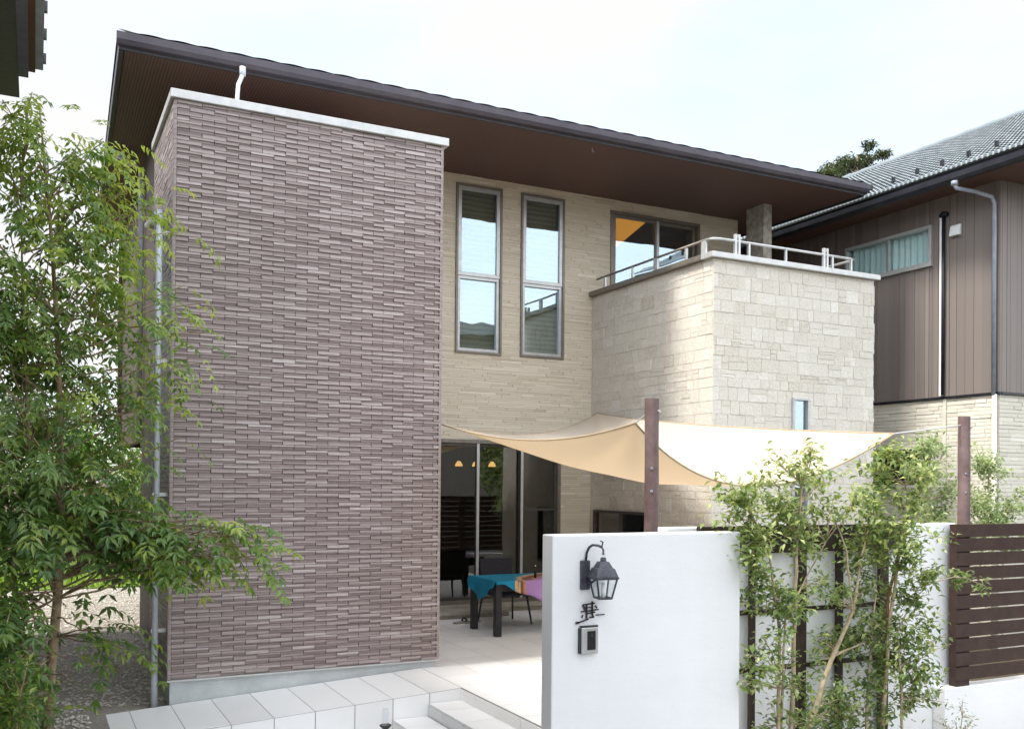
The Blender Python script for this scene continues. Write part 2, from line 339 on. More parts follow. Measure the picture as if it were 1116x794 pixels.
def subtract(rects, hole):
    u0, u1, v0, v1 = hole; outl = []
    for a0, a1, b0, b1 in rects:
        if a1 <= u0 or a0 >= u1 or b1 <= v0 or b0 >= v1: outl.append((a0, a1, b0, b1)); continue
        if a0 < u0: outl.append((a0, u0, b0, b1))
        if a1 > u1: outl.append((u1, a1, b0, b1))
        m0, m1 = max(a0, u0), min(a1, u1)
        if b0 < v0: outl.append((m0, m1, b0, v0))
        if b1 > v1: outl.append((m0, m1, v1, b1))
    return outl
def tile_wall(name, parent, org, ud, nd, rect, holes, rows, lens, gap, dep, m, mg, rng, thick=.025, stagger=True, tonefn=None, vertical=False, split=0):
    """a wall covered in real tiles: org + u*ud + v*Z, tiles stand out along nd by dep range"""
    org = Vector(org); ud = Vector(ud); nd = Vector(nd); zd = Vector((0, 0, 1))
    u0, u1, v0, v1 = rect
    def P(u, v, n):
        if vertical: u, v = v, u
        return org + ud * u + zd * v + nd * n
    if vertical:
        u0, u1, v0, v1 = v0, v1, u0, u1; holes = [(c, d, a, b) for a, b, c, d in holes]
    b = MB()
    v = v0
    while v < v1 - 1e-4:
        h = rng.choice(rows); ve = min(v + h, v1)
        if v1 - ve < .012: ve = v1
        u = u0 - (rng.random() * lens[-1] if stagger else 0)
        while u < u1 - 1e-4:
            ln = rng.choice(lens); ue = u + ln
            parts = [(u, ue, v, ve)]
            if split and rng.random() < split: vm = v + h * rng.choice((.4, .5, .6)); parts = [(u, ue, v, min(vm, ve)), (u, ue, min(vm, ve), ve)]
            for (pu0, pu1, pv0, pv1) in parts:
                d = rng.uniform(*dep); tn = tonefn(rng) if tonefn else min(1, max(0, rng.gauss(.5, .2)))
                rs = [(max(pu0, u0), min(pu1, u1), pv0, pv1)]
                for hh in holes: rs = subtract(rs, hh)
                for a0, a1, c0, c1 in rs:
                    if a1 - a0 < .006 or c1 - c0 < .006: continue
                    g = gap / 2
                    a0 += g; a1 -= g; c0 += g; c1 -= g
                    f = [P(a0, c0, d), P(a1, c0, d), P(a1, c1, d), P(a0, c1, d)]
                    k = [P(a0, c0, 0), P(a1, c0, 0), P(a1, c1, 0), P(a0, c1, 0)]
                    i = len(b.v); b.v += [tuple(q) for q in f + k]
                    for q in ((0, 1, 2, 3), (0, 4, 5, 1), (1, 5, 6, 2), (2, 6, 7, 3), (3, 7, 4, 0)):
                        b.f.append(tuple(i + w for w in q)); b.t.append(tn)
            u = ue
        v = ve
    o = b.build(name, m, parent)
    g = MB(); rs = [(u0, u1, v0, v1)]
    for hh in holes: rs = subtract(rs, hh)
    for a0, a1, c0, c1 in rs:
        f = [P(a0, c0, .001), P(a1, c0, .001), P(a1, c1, .001), P(a0, c1, .001)]
        k = [P(a0, c0, -thick), P(a1, c0, -thick), P(a1, c1, -thick), P(a0, c1, -thick)]
        g.hexa([k[0], k[1], k[2], k[3], f[0], f[1], f[2], f[3]])
    g.build('backing', mg, o)
    return o

# ------------------------------------------------------------------ levels (metres; the eye of the photographer is z = 0)
GZ = -2.36            # street level
TZ = -1.94            # terrace level
GRZ = -2.12           # gravel level
def rampz(x): return -2.1556 + .0595 * x

# ------------------------------------------------------------------ the setting
gnd = MB(); gnd.face([(-900, -900, GZ), (900, -900, GZ), (900, 900, GZ), (-900, 900, GZ)])
tag(gnd.build('ground', M['soil']), kind='structure')
rd = MB(); rd.face([(-60, -6, GZ + .006), (80, -6, GZ + .006), (80, 1.6, GZ + .006), (-60, 1.6, GZ + .006)])
tag(rd.build('road', M['asphalt']), kind='structure')

rng = random.Random(3)
# gravel yard at the left side of the house
gb = MB(); gb.box(-7, 1.35, 5.5, 20.2, GZ - .1, GRZ); gb.box(1.351, 8, 14.5, 20.2, GZ - .1, GRZ)
gravel = tag(gb.build('gravel', M['gravel_base']), kind='structure')
pb = MB()
for i in range(9000):
    y = 7.6 + 12.5 * rng.random() ** 1.5; x = rng.uniform(-.045 * y, 1.75)
    if x > 1.0 and y < 14.4: 
        if x > 1.3: continue
    if y < 9.6 and x > .45 and y < 9.62: continue
    rr = rng.uniform(.011, .024); c = Vector((x, y, GRZ + .002)); a = rng.random() * 6.28; ex = rr * rng.uniform(.9, 1.5); ey = rr * rng.uniform(.7, 1)
    ca, sa = math.cos(a), math.sin(a)
    ring = [(ex * ca, ex * sa), (-ey * sa, ey * ca), (-ex * ca, -ex * sa), (ey * sa, -ey * ca)]
    top = c + Vector((rng.uniform(-.3, .3) * rr, rng.uniform(-.3, .3) * rr, rr * rng.uniform(.6, 1.0)))
    tn = min(1, max(0, rng.gauss(.5, .25)))
    mid = [c + Vector((p[0], p[1], rr * .25)) for p in ring]; low = [c + Vector((p[0] * .8, p[1] * .8, 0)) for p in ring]
    for k in range(4):
        pb.face([mid[k], mid[(k + 1) % 4], top], tn); pb.face([low[k], low[(k + 1) % 4], mid[(k + 1) % 4], mid[k]], tn)
tag(pb.build('pebbles', M['pebble']), kind='stuff')
lw = MB(); lw.box(-12, 10, 20.2, 30, GZ - .1, GRZ + .03)
tag(lw.build('lawn', M['lawn']), kind='structure')
gl = MB()
for i in range(9000):
    x = rng.uniform(-1.5, 3); y = rng.uniform(20.2, 25)
    h = rng.uniform(.03, .09); a = rng.random() * 3.14; dx, dy = .012 * math.cos(a), .012 * math.sin(a); lx, ly = rng.uniform(-.03, .03), rng.uniform(-.03, .03)
    gl.face([(x - dx, y - dy, GRZ + .03), (x + dx, y + dy, GRZ + .03), (x + lx, y + ly, GRZ + .03 + h)], rng.random())
M['grass'] = mat_leaf('grass blades', (.08, .15, .02), (.17, .27, .04), (.30, .38, .08), .3)
tag(gl.build('grass', M['grass']), kind='stuff')

def column_wall(name, parent, org, ud, nd, rect, colw, rows, gap, dep, m, mg, rng, tonefn):
    """slim tiles stacked in narrow columns, each strip standing out by its own amount"""
    org = Vector(org); ud = Vector(ud); nd = Vector(nd); Z = Vector((0, 0, 1)); u0, u1, v0, v1 = rect; b = MB()
    P = lambda a, c, n: org + ud * a + Z * c + nd * n
    n = max(2, round((u1 - u0) / colw)); cw = (u1 - u0) / n; th = rows
    def put(a0, a1, c0, c1, d, tn):
        c0 = max(c0, v0 + .001); c1 = min(c1, v1 - .001)
        if c1 - c0 < .004: return
        f = [P(a0, c0, d), P(a1, c0, d), P(a1, c1, d), P(a0, c1, d)]; kk = [P(a0, c0, 0), P(a1, c0, 0), P(a1, c1, 0), P(a0, c1, 0)]
        i = len(b.v); b.v += [tuple(q) for q in f + kk]
        for q in ((0, 1, 2, 3), (0, 4, 5, 1), (1, 5, 6, 2), (2, 6, 7, 3), (3, 7, 4, 0)): b.f.append(tuple(i + z for z in q)); b.t.append(tn)
    nr_ = round((v1 - v0) / th); rh = (v1 - v0) / nr_
    for r_ in range(nr_):
        v = v0 + r_ * rh; band_tone = rng.uniform(-.05, .05)
        for e0, e1 in ((u0, u0 + .026), (u1 - .026, u1)): put(e0, e1, v + .0012, v + rh - .0012, dep[1] * .85, min(1, max(0, tonefn(rng) + .12)))
        k = 0; a0 = u0 + .0268 - (cw * .5 if r_ % 2 else 0)
        while a0 < u1 - .03:
            a1 = a0 + cw; c_0, c_1 = max(a0, u0 + .0268), min(a1, u1 - .0268); c_0 += gap / 2 if c_0 == a0 else 0; c_1 -= gap / 2 if c_1 == a1 else 0; a0 = a1
            if c_1 - c_0 < .008: continue
            tn = tonefn(rng) + band_tone; q = rng.choice((.34, .42, .5, .58, .66)); hi = rng.random() < .5
            dl = [dep[0] + rng.uniform(0, .003), dep[1] - rng.uniform(0, .004)]; tl = [tn - .10, tn + rng.uniform(.06, .34)]  # recessed strips darker, raised ones lighter: ledge light and shade put into the tone
            if hi: dl.reverse(); tl.reverse()
            put(c_0, c_1, v + .0020, v + rh * q - .0005, dl[0], min(1, max(0, tl[0]))); put(c_0, c_1, v + rh * q + .0005, v + rh - .0020, dl[1], min(1, max(0, tl[1])))
    o = b.build(name, m, parent); g = MB()
    g.hexa([P(u0, v0, -.025), P(u1, v0, -.025), P(u1, v1, -.025), P(u0, v1, -.025), P(u0, v0, .001), P(u1, v0, .001), P(u1, v1, .001), P(u0, v1, .001)])
    g.build('backing', mg, o)
    return o

def floor_tiles(name, fn, nu, nv, gap, m, mg, x0, y0, sx, sy, clip=None, thick=.1):
    """rows of separate floor tiles over a grout sheet; fn(x, y) -> z"""
    b = MB()
    for i in range(nu):
        for j in range(nv):
            a0, a1, c0, c1 = x0 + i * sx, x0 + (i + 1) * sx, y0 + j * sy, y0 + (j + 1) * sy
            if clip:
                a0 = max(a0, clip[0]); a1 = min(a1, clip[1]); c0 = max(c0, clip[2]); c1 = min(c1, clip[3])
                if a1 - a0 < .02 or c1 - c0 < .02: continue
            a0 += gap / 2; a1 -= gap / 2; c0 += gap / 2; c1 -= gap / 2
            q = [(a0, c0), (a1, c0), (a1, c1), (a0, c1)]
            b.hexa([(x, y, fn(x, y) - .012) for x, y in q] + [(x, y, fn(x, y)) for x, y in q], rng.random())
    o = b.build(name, m)
    g = MB()
    X0, X1, Y0, Y1 = clip
    q = [(X0, Y0), (X1, Y0), (X1, Y1), (X0, Y1)]
    g.hexa([(x, y, GZ - .05) for x, y in q] + [(x, y, fn(x, y) - .003) for x, y in q])
    tag(g.build('grout', mg, o), None)
    return o
# sloping approach in front of the tiled wing, then the terrace under the sail
o = floor_tiles('path', lambda x, y: rampz(x), 10, 1, .007, M['tile'], M['tile_grout'], .435, 8.29, .36, 1.06, (.5, 3.64, 8.29, 9.345))
tag(o, kind='structure')
# riser of the path: upright tiles
rb = MB(); x = .5
while x < 3.6:
    x1 = min((.795 if x < .6 else x + .36), 3.638)
    rb.hexa([(x + .004, 8.280, GZ), (x1 - .004, 8.280, GZ), (x1 - .004, 8.289, GZ), (x + .004, 8.289, GZ),
             (x + .004, 8.280, rampz(x) - .006), (x1 - .004, 8.280, rampz(x1) - .006), (x1 - .004, 8.289, rampz(x1) - .006), (x + .004, 8.289, rampz(x) - .006)], rng.random()); x = x1
rb.build('riser', M['tile'], o)
tfl = lambda x, y: TZ
t1 = floor_tiles('terrace', tfl, 16, 22, .007, M['tile'], M['tile_grout'], 3.645, 5.69, .45, .45, (3.645, 8.4, 5.69, 12.97))
tag(t1, kind='structure')
er = MB(); y = 5.7
while y < 8.27:
    y1 = min(y + .45, 8.285); er.box(3.634, 3.643, y + .003, y1 - .003, GZ, TZ - .013, rng.random()); y = y1
er.build('riser', M['tile'], t1)
# two steps going down to the left
st = MB()
def step(x0, x1, z):
    y = 5.7
    while y < 8.27:
        y1 = min(y + .45, 8.276)
        st.box(x0 + .003, x1 - .014, y + .003, y1 - .003, z - .015, z, rng.random())
        st.box(x0, x0 + .01, y + .003, y1 - .003, GZ, z - .018, rng.random()); y = y1
step(3.30, 3.645, TZ - .113); step(2.95, 3.30, TZ - .228)
sto = tag(st.build('steps', M['tile']), kind='structure')
sg = MB(); sg.box(3.311, 3.628, 5.7, 8.278, GZ - .02, TZ - .117); sg.box(2.961, 3.297, 5.7, 8.278, GZ - .02, TZ - .232); sg.build('grout', M['tile_grout'], sto)
# the paved forecourt in front of the steps
pv = MB(); pv.box(-30, 40, 1.6, 4.6, GZ - .1, GZ + .02)
tag(pv.build('pavement', mat_mottled('concrete pavement', (.36, .355, .34), (.46, .455, .44), 3, .9, .2, 80)), kind='structure')
fc = floor_tiles('forecourt', lambda x, y: GZ + .03, 10, 8, .008, M['tile'], M['tile_grout'], -1.2, 4.8, .45, .45, (-1.2, 2.94, 5.0, 8.27))
tag(fc, kind='structure')

# ------------------------------------------------------------------ the house
YT, YF, YB, XB = 9.33, 12.97, 9.912, 7.876
house = thing('house', 'modern two-storey house with mauve tiled wing, beige facade and stone balcony', 'house', (1.12, YT, TZ))
rngT = random.Random(7)
ttone = lambda r: min(1, max(0, r.gauss(.44, .07)))
column_wall('tiled_wing_wall', house, (0, YT + .012, 0), (1, 0, 0), (0, -1, 0), (1.126, 3.832, -1.855, 3.555), .218, .047, .006, (.002, .016), M['tower'], M['tower_grout'], rngT, ttone)
column_wall('tiled_wing_wall', house, (1.132, 0, 0), (0, 1, 0), (-1, 0, 0), (YT + .002, 10.9, -1.855, 3.555), .236, .047, .008, (.009, .015), M['tower'], M['tower_grout'], rngT, ttone)
column_wall('tiled_wing_wall', house, (3.825, 0, 0), (0, 1, 0), (1, 0, 0), (YT + .002, YF, -1.855, 3.555), .236, .047, .008, (.009, .015), M['tower'], M['tower_grout'], rngT, ttone)
wb = MB(); wb.box(1.16, 3.79, YT + .05, 10.9, -2.2, 3.55); wb.box(1.40, 3.79, 10.9, YF - .05, -2.2, 3.55); wb.build('inner_core', M['interior'], house)
# concrete plinth with a metal drip edge
pl = MB(); pl.box(1.145, 3.80, YT + .03, 10.9, -2.25, -1.874); pl.build('plinth', M['base'], house, bevel=.004)
fl = MB(); fl.box(1.118, 3.832, YT - .012, 10.9, -1.873, -1.857); fl.build('drip_edge', M['flash'], house)
fl = MB(); fl.box(1.09, 3.885, YT - .035, 10.93, 3.557, 3.640); fl.build('wing_coping', M['flash'], house, bevel=.006)
# facade with its openings
H_door = (4.35, 7.35, -1.80, .645); H_w1 = (5.535, 6.295, 1.925, 4.445); H_w2 = (6.615, 7.382, 1.935, 4.445); H_w3 = (8.235, 10.01, 2.2, 4.40)
rngF = random.Random(5)
btone = lambda r: min(1, max(0, r.gauss(.5, .15)))
tile_wall('facade_wall', house, (0, YF, 0), (1, 0, 0), (0, -1, 0), (3.83, 10.83, TZ - .1, 4.60), [H_door, H_w1, H_w2, H_w3], (.026, .030, .034, .044), (.22, .35, .46, .61), .003, (.003, .013), M['beige'], M['beige_grout'], rngF, thick=.12, tonefn=btone)
# stone clad balcony block
rngS = random.Random(9)
stone_rows = (.10, .13, .16, .18)
stone_l = (.11, .15, .19, .24, .32)
swL = tile_wall('balcony_wall', house, (XB + .03, 0, 0), (0, 1, 0), (-1, 0, 0), (YB + .03, YF - .015, TZ - .1, 2.965), [(11.3, 12.84, -1.35, -.405)], stone_rows, stone_l, .006, (.003, .011), M['stone'], M['stone_grout'], rngS, thick=.10, tonefn=lambda r: min(1, max(0, r.gauss(.56, .10))), split=.2)
swF = tile_wall('balcony_wall', house, (0, YB + .03, 0), (1, 0, 0), (0, -1, 0), (XB + .03, 10.80, TZ - .1, 2.965), [(9.258, 9.562, .715, 1.205), (9.258, 9.562, -.45, .06)], stone_rows, stone_l, .006, (.003, .011), M['stone'], M['stone_grout'], rngS, thick=.10, tonefn=lambda r: min(1, max(0, r.gauss(.54, .11))), split=.2)
tile_wall('balcony_wall', house, (10.80, 0, 0), (0, 1, 0), (1, 0, 0), (YB + .03, YF + 2, TZ - .1, 2.965), [], stone_rows, stone_l, .006, (.006, .03), M['stone'], M['stone_grout'], rngS, thick=.10, split=.3)
box('balcony_coping', M['bronze'], house, XB - .045, XB + .20, YB + .204, YF - .016, 2.968, 3.04, .006)  # left coping run, in a darker metal colour than the front run
cp = MB(); cp.box(XB - .045, 10.865, YB - .045, YB + .2, 2.968, 3.04); cp.box(10.62, 10.865, YB + .2, YF + .5, 2.968, 3.04)
cp.build('balcony_coping', M['flash'], house, bevel=.006)
bf = MB(); bf.box(XB + .14, 10.69, YB + .14, YF - .016, 2.0, 2.12); bf.build('balcony_floor', M['base'], house)
bi = MB(); bi.box(XB + .131, XB + .15, YB + .14, YF - .016, 2.12, 2.966); bi.box(XB + .15, 10.69, YB + .131, YB + .15, 2.12, 2.966); bi.build('balcony_lining', M['beige_grout'], house)
# column carrying the eave
cm = MB(); cm.box(10.54, 10.715, 11.98, 12.40, 2.12, 4.585); cm.build('column', M['colstone'], house, bevel=.004)
# other walls of the main body
mb_ = MB(); mb_.box(1.35, 1.45, YF, 14.4, -2.3, 4.60); mb_.box(1.42, 1.52, 14.4, 19, .6, 4.6); mb_.box(1.45, 3.83, YF + .001, YF + .1, -2.2, 4.59)
mb_.box(1.35, 10.8, 18.9, 19, .6, 4.6); mb_.box(1.45, 10.8, 14.3, 14.4, -2.3, .62) if False else None
mb_.box(10.70, 10.79, YF + .13, 19, -2.3, 4.6)
mb_.build('side_wall', mat_mottled('dark brown siding', (.05, .033, .028), (.075, .05, .042), 3, .6), house)

# roof: hipped, thin eaves; soffit is level
zs = 4.575
XE0, XE1, YE = .75, 11.64, 10.86
sf = MB(); sf.face([(XE0 + .06, YE + .05, zs), (1.03, 19.5, zs), (11.4, 19.5, zs), (XE1 - .06, YE + .05, zs)][::-1]); sf.face([(XE0 + .06, YE + .05, zs + .02), (XE1 - .06, YE + .05, zs + .02), (11.4, 19.5, zs + .02), (1.03, 19.5, zs + .02)])
sf.build('soffit', M['soffit'], house)
rf = MB()
def wav(x): return .012 * abs(math.sin(x * math.pi / .305))
def rslope(u, v):                       # front slope, rising away from the eave
    a, c = XE0 - .02 + 4.2 * v, XE1 + .02 - 4.2 * v
    x = a + (c - a) * u; y = YE - .03 + 4.2 * v
    return (x, y, 4.735 + .24 * (y - YE) + wav(x) + .018 * (1 - ((v * 14) % 1)))
rf.grid(rslope, 216, 14)
rf.face([(XE0 - .02, YE - .03, 4.735), (4.93, 15.03, 5.743), (5.2, 15.4, 5.74), (.98, 19.6, 4.735)])
rf.face([(XE1 + .02, YE - .03, 4.735), (7.46, 15.03, 5.743), (7.2, 15.4, 5.74), (11.45, 19.6, 4.735)])
rf.face([(4.93, 15.03, 5.743), (7.46, 15.03, 5.743), (7.2, 15.4, 5.74), (5.2, 15.4, 5.74)]); rf.face([(5.2, 15.4, 5.74), (7.2, 15.4, 5.74), (11.45, 19.6, 4.735), (.98, 19.6, 4.735)])
roof = rf.build('roof', M['roof'], house, solid=.0)
fa = MB()
fa.hexa([(XE0, YE + .03, zs - .005), (XE1, YE + .03, zs - .005), (XE1, YE + .06, zs - .005), (XE0, YE + .06, zs - .005), (XE0, YE + .03, 4.73), (XE1, YE + .03, 4.73), (XE1, YE + .06, 4.73), (XE0, YE + .06, 4.73)])
fa.hexa([(XE0 - .0, YE + .06, zs - .02), (XE0 + .05, YE + .06, zs - .02), (1.03, 19.5, zs - .02), (.98, 19.5, zs - .02), (XE0, YE + .06, 4.735), (XE0 + .05, YE + .06, 4.735), (1.03, 19.5, 4.735), (.98, 19.5, 4.735)])
fa.hexa([(XE1 - .05, YE + .06, zs - .02), (XE1, YE + .06, zs - .02), (11.45, 19.5, zs - .02), (11.40, 19.5, zs - .02), (XE1 - .05, YE + .06, 4.735), (XE1, YE + .06, 4.735), (11.45, 19.5, 4.735), (11.40, 19.5, 4.735)])
fa.build('fascia', M['fascia'], roof)
gt = MB()                                # square gutter: a lip above, a rounded trough below
prof = [(0, .0), (-.055, .01), (-.085, .05), (-.09, .125), (-.078, .13), (-.074, .06), (-.05, .025), (0, .02)]
def gutter(bm, p0, p1, outd, z):
    p0 = Vector(p0); p1 = Vector(p1); od = Vector(outd)
    a = [p0 - od * q[0] + Vector((0, 0, q[1])) for q in prof]; b = [p1 - od * q[0] + Vector((0, 0, q[1])) for q in prof]
    n = len(prof)
    for k in range(n): bm.face([a[k], b[k], b[(k + 1) % n], a[(k + 1) % n]])
    bm.face(a[::-1]); bm.face(b)
gutter(gt, (XE0 - .03, YE + .03, 4.60), (XE1 + .03, YE + .03, 4.60), (0, -1, 0), 0)
gt.build('gutter', M['gutter'], roof)
hg = MB(); hg.tube([(2.02, 10.80, 4.60), (2.02, 10.80, 4.50)], .035, 10); hg.tube([(2.02, 10.80, 4.51), (1.96, 10.72, 4.36), (1.93, 10.66, 4.05), (1.93, 10.66, 3.655)], .024, 10)
hg.build('drainpipe', M['pipe_light'], house, smooth=True)
hk = MB(); hk.tube([(6.75, 11.10, 4.575), (6.75, 11.10, 4.53), (6.755, 11.08, 4.515)], .008, 6); hk.build('soffit_hook', M['alu'], house)
# drainpipe down the left corner of the wing
dp = MB(); dp.tube([(1.02, 9.45, -2.12), (1.02, 9.45, 2.45), (1.04, 9.6, 2.55), (1.06, 10.95, 2.75), (1.3, 11.1, 2.78)], .031, 12); d1 = dp.build('drainpipe', M['pipe_light'], house, smooth=True)
for z in (-1.42, -.15, 1.1, 2.3): 
    bk = MB(); bk.box(.985, 1.13, 9.435, 9.465, z, z + .035); bk.build('bracket', M['alu'], d1)
dp = MB(); dp.tube([(.93, 14.2, 4.60), (.95, 14.2, 4.5), (1.15, 14.25, 4.42), (1.3, 14.3, 4.38), (1.3, 14.3, .6)], .04, 10); dp.build('drainpipe', M['pipe_light'], house, smooth=True)

# windows ------------------------------------------------------------
def frame_rect(bm, u0, u1, v0, v1, w, y0, y1):
    bm.box(u0, u1, y0, y1, v0, v0 + w); bm.box(u0, u1, y0, y1, v1 - w, v1)
    bm.box(u0, u0 + w, y0, y1, v0 + w, v1 - w); bm.box(u1 - w, u1, y0, y1, v0 + w, v1 - w)
def pane_plane(bm, u0, u1, v0, v1, y, tilt=0):
    bm.box(u0, u1, y, y + .006, v0, v1)
def tall_window(h, zmid):
    u0, u1, v0, v1 = h
    f = MB(); frame_rect(f, u0, u1, v0, v1, .035, YF - .035, YF + .09)
    win = f.build('window', M['bronze'], house, bevel=.003)
    s = MB(); frame_rect(s, u0 + .036, u1 - .036, zmid - .03, v1 - .036, .055, YF - .022, YF + .03); s.build('sash', M['alu'], win, bevel=.003)
    s = MB(); frame_rect(s, u0 + .036, u1 - .036, v0 + .036, zmid - .032, .045, YF - .006, YF + .06); s.build('sash', M['alu'], win, bevel=.003)
    p = MB(); pane_plane(p, u0 + .085, u1 - .085, zmid + .02, v1 - .085, YF + .004); p.build('pane', M['glass_up'], win)
    p = MB(); pane_plane(p, u0 + .075, u1 - .075, v0 + .075, zmid - .072, YF + .03); p.build('pane', M['glass_up'], win)
    return win
tall_window(H_w1, 3.11); tall_window(H_w2, 3.10)
# sliding window on the balcony
f = MB(); frame_rect(f, *H_w3, .05, YF - .03, YF + .1); win3 = f.build('balcony_window', M['bronze'], house, bevel=.003)
s = MB(); frame_rect(s, 8.29, 9.15, 2.255, 4.345, .045, YF - .012, YF + .03); s.build('sash', M['bronze'], win3, bevel=.003)
s = MB(); s.box(9.125, 9.175, YF - .024, YF - .013, 2.255, 4.345); s.build('meeting_stile', M['alu'], win3)
s = MB(); frame_rect(s, 9.10, 9.955, 2.255, 4.345, .045, YF + .035, YF + .075); s.build('sash', M['bronze'], win3, bevel=.003)
p = MB(); pane_plane(p, 8.336, 9.104, 2.302, 4.298, YF + .01); p.build('pane', M['glass_up'], win3)
p = MB(); pane_plane(p, 9.146, 9.909, 2.302, 4.298, YF + .05); p.build('pane', M['glass_up'], win3)
# big sliding door to the terrace
f = MB(); frame_rect(f, *H_door, .055, YF - .02, YF + .12); door = f.build('sliding_door', M['bronze'], house, bevel=.003)
dp_x = [(4.41, 5.19), (5.16, 5.95), (5.92, 6.69), (6.66, 7.29)]
for i, (a, b_) in enumerate(dp_x):
    yy = YF + (.005 if i % 2 else .05)
    s = MB(); frame_rect(s, a, b_, -1.742, .587, .042, yy, yy + .04); s.build('door_leaf', M['bronze_dark'], door, bevel=.003)
    p = MB(); pane_plane(p, a + .043, b_ - .043, -1.698, .543, yy + .018); p.build('pane', M['glass_door'], door)
for x in (5.935, 6.675): 
    s = MB(); s.box(x - .022, x + .018, YF - .012, YF + .004, -1.742, .587); s.build('stile', M['flash'], door)
s = MB(); s.box(6.71, 7.25, YF + .006, YF + .03, -.42, -.385); s.build('mid_rail', M['bronze_dark'], door)
sl = MB(); sl.box(4.3, 7.4, YF - .12, YF - .02, -1.86, -1.801); sl.build('door_sill', M['stepwood'], house)
sp = MB(); sp.box(4.5, 6.3, YF - .5, YF - .15, TZ + .055, TZ + .105); sp.box(4.55, 6.25, YF - .46, YF - .19, TZ + .002, TZ + .055); sp.build('door_step', M['stepwood'], house, bevel=.006)
# small windows of the stone block
for z0, z1 in ((.715, 1.205), (-.45, .06)):
    f = MB(); frame_rect(f, 9.258, 9.562, z0, z1, .035, YB - .012, YB + .09); w = f.build('slit_window', M['alu'], house, bevel=.003)
    p = MB(); pane_plane(p, 9.293, 9.527, z0 + .035, z1 - .035, YB + .035); p.build('pane', M['glass_up'], w)
f = MB()
for a in ((11.3, 12.84, -1.35, -1.31), (11.3, 12.84, -.445, -.405), (11.3, 11.34, -1.31, -.445), (12.80, 12.84, -1.31, -.445), (12.05, 12.10, -1.31, -.445)):
    f.box(XB - .008, XB + .08, a[0], a[1], a[2], a[3])
w = f.build('low_window', M['bronze_dark'], house, bevel=.003)
p = MB(); p.box(XB + .04, XB + .046, 11.341, 12.799, -1.309, -.446); p.build('pane', M['glass_door'], w)
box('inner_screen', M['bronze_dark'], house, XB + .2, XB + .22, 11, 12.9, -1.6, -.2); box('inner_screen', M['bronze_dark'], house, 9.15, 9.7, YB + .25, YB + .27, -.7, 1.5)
# balcony railing
rl = MB(); zr = 3.245
rail_path = [(XB + .05, 12.86, zr - .01), (XB + .05, 10.12, zr), (XB + .08, 10.02, zr), (XB + .17, 9.985, zr), (10.40, 9.985, zr), (10.47, 10.01, zr), (10.49, 10.1, zr), (10.49, 12.2, zr)]
rl.tube(rail_path[1:], .017, 10); rail = rl.build('balcony_railing', M['alu'], house, smooth=True)
rl = MB(); rl.tube(rail_path[:2], .017, 10); rl.build('rail', M['bronze'], rail, smooth=True)  # left rail run, in the darker metal colour of the coping beside it
rlp = [(XB + .05, y, .016) for y in (12.62, 11.85, 10.55)] + [(x, 9.985, .014) for x in (8.535, 9.18, 10.04, 10.40)] + [(10.49, 11.2, .014)]
for x, y, r_ in rlp:
    q = MB(); q.box(x - r_, x + r_, y - r_, y + r_, 3.04, zr - .012); q.build('post', M['alu'], rail)
for x, y in ((XB + .05, 11.26), (XB + .05, 10.16)):
    q = MB(); q.box(x - .014, x + .014, y - .045, y + .045, 3.04, zr - .005); q.build('post', M['flash'], rail)
for x in (8.33, 9.905):
    q = MB(); q.box(x - .045, x - .014, 9.965, 10.0, 3.04, 3.335); q.box(x + .014, x + .045, 9.965, 10.0, 3.04, 3.335); q.build('post', M['flash'], rail)
# rooms behind the glass
rm = MB()
def room(x0, x1, y0, y1, z0, z1):
    rm.face([(x0, y1, z0), (x1, y1, z0), (x1, y1, z1), (x0, y1, z1)]); rm.face([(x0, y0, z0), (x0, y1, z0), (x0, y1, z1), (x0, y0, z1)])
    rm.face([(x1, y0, z0), (x1, y0, z1), (x1, y1, z1), (x1, y1, z0)]); rm.face([(x0, y0, z1), (x0, y1, z1), (x1, y1, z1), (x1, y0, z1)])
    rm.face([(x0, y0, z0), (x1, y0, z0), (x1, y1, z0), (x0, y1, z0)])
room(3.86, 7.86, YF + .125, 17.5, -1.79, .72); room(3.86, 7.9, YF + .125, 15.5, 1.6, 4.52); room(8.0, 10.65, YF + .125, 16.2, 2.18, 4.54)
rm.build('inner_room', M['interior'], house)

# things inside
def blind(h, ztop, zbot, lab):
    u0, u1, v0, v1 = h; b = MB()
    b.grid(lambda a, c: (u0 + .05 + (u1 - u0 - .1) * a, YF + .16 + .006 * math.sin(c * 60), zbot + (ztop - zbot) * c), 2, 60)
    return tag(b.build('window_blind', M['blind'], solid=.004), lab, 'blind', 'olive blinds in the two tall windows')
blind(H_w1, 4.43, 2.0, 'olive woven blind hanging inside the tall window next to the mauve wing')
blind(H_w2, 4.43, 1.98, 'olive woven blind hanging inside the tall window nearer the balcony')
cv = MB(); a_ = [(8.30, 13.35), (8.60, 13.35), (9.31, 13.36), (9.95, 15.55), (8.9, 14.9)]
cv.hexa([(8.25, 13.3, 4.515), (9.28, 13.3, 4.515), (9.95, 15.6, 4.515), (8.75, 15.6, 4.515), (8.25, 13.3, 4.535), (9.28, 13.3, 4.535), (9.95, 15.6, 4.535), (8.75, 15.6, 4.535)])  # ceiling panel that glows in place of lamplight falling on it
tag(cv.build('ceiling_glow', M['cove']), 'warm lamplit ceiling behind the balcony window, its light given by a glowing panel', 'lit ceiling')
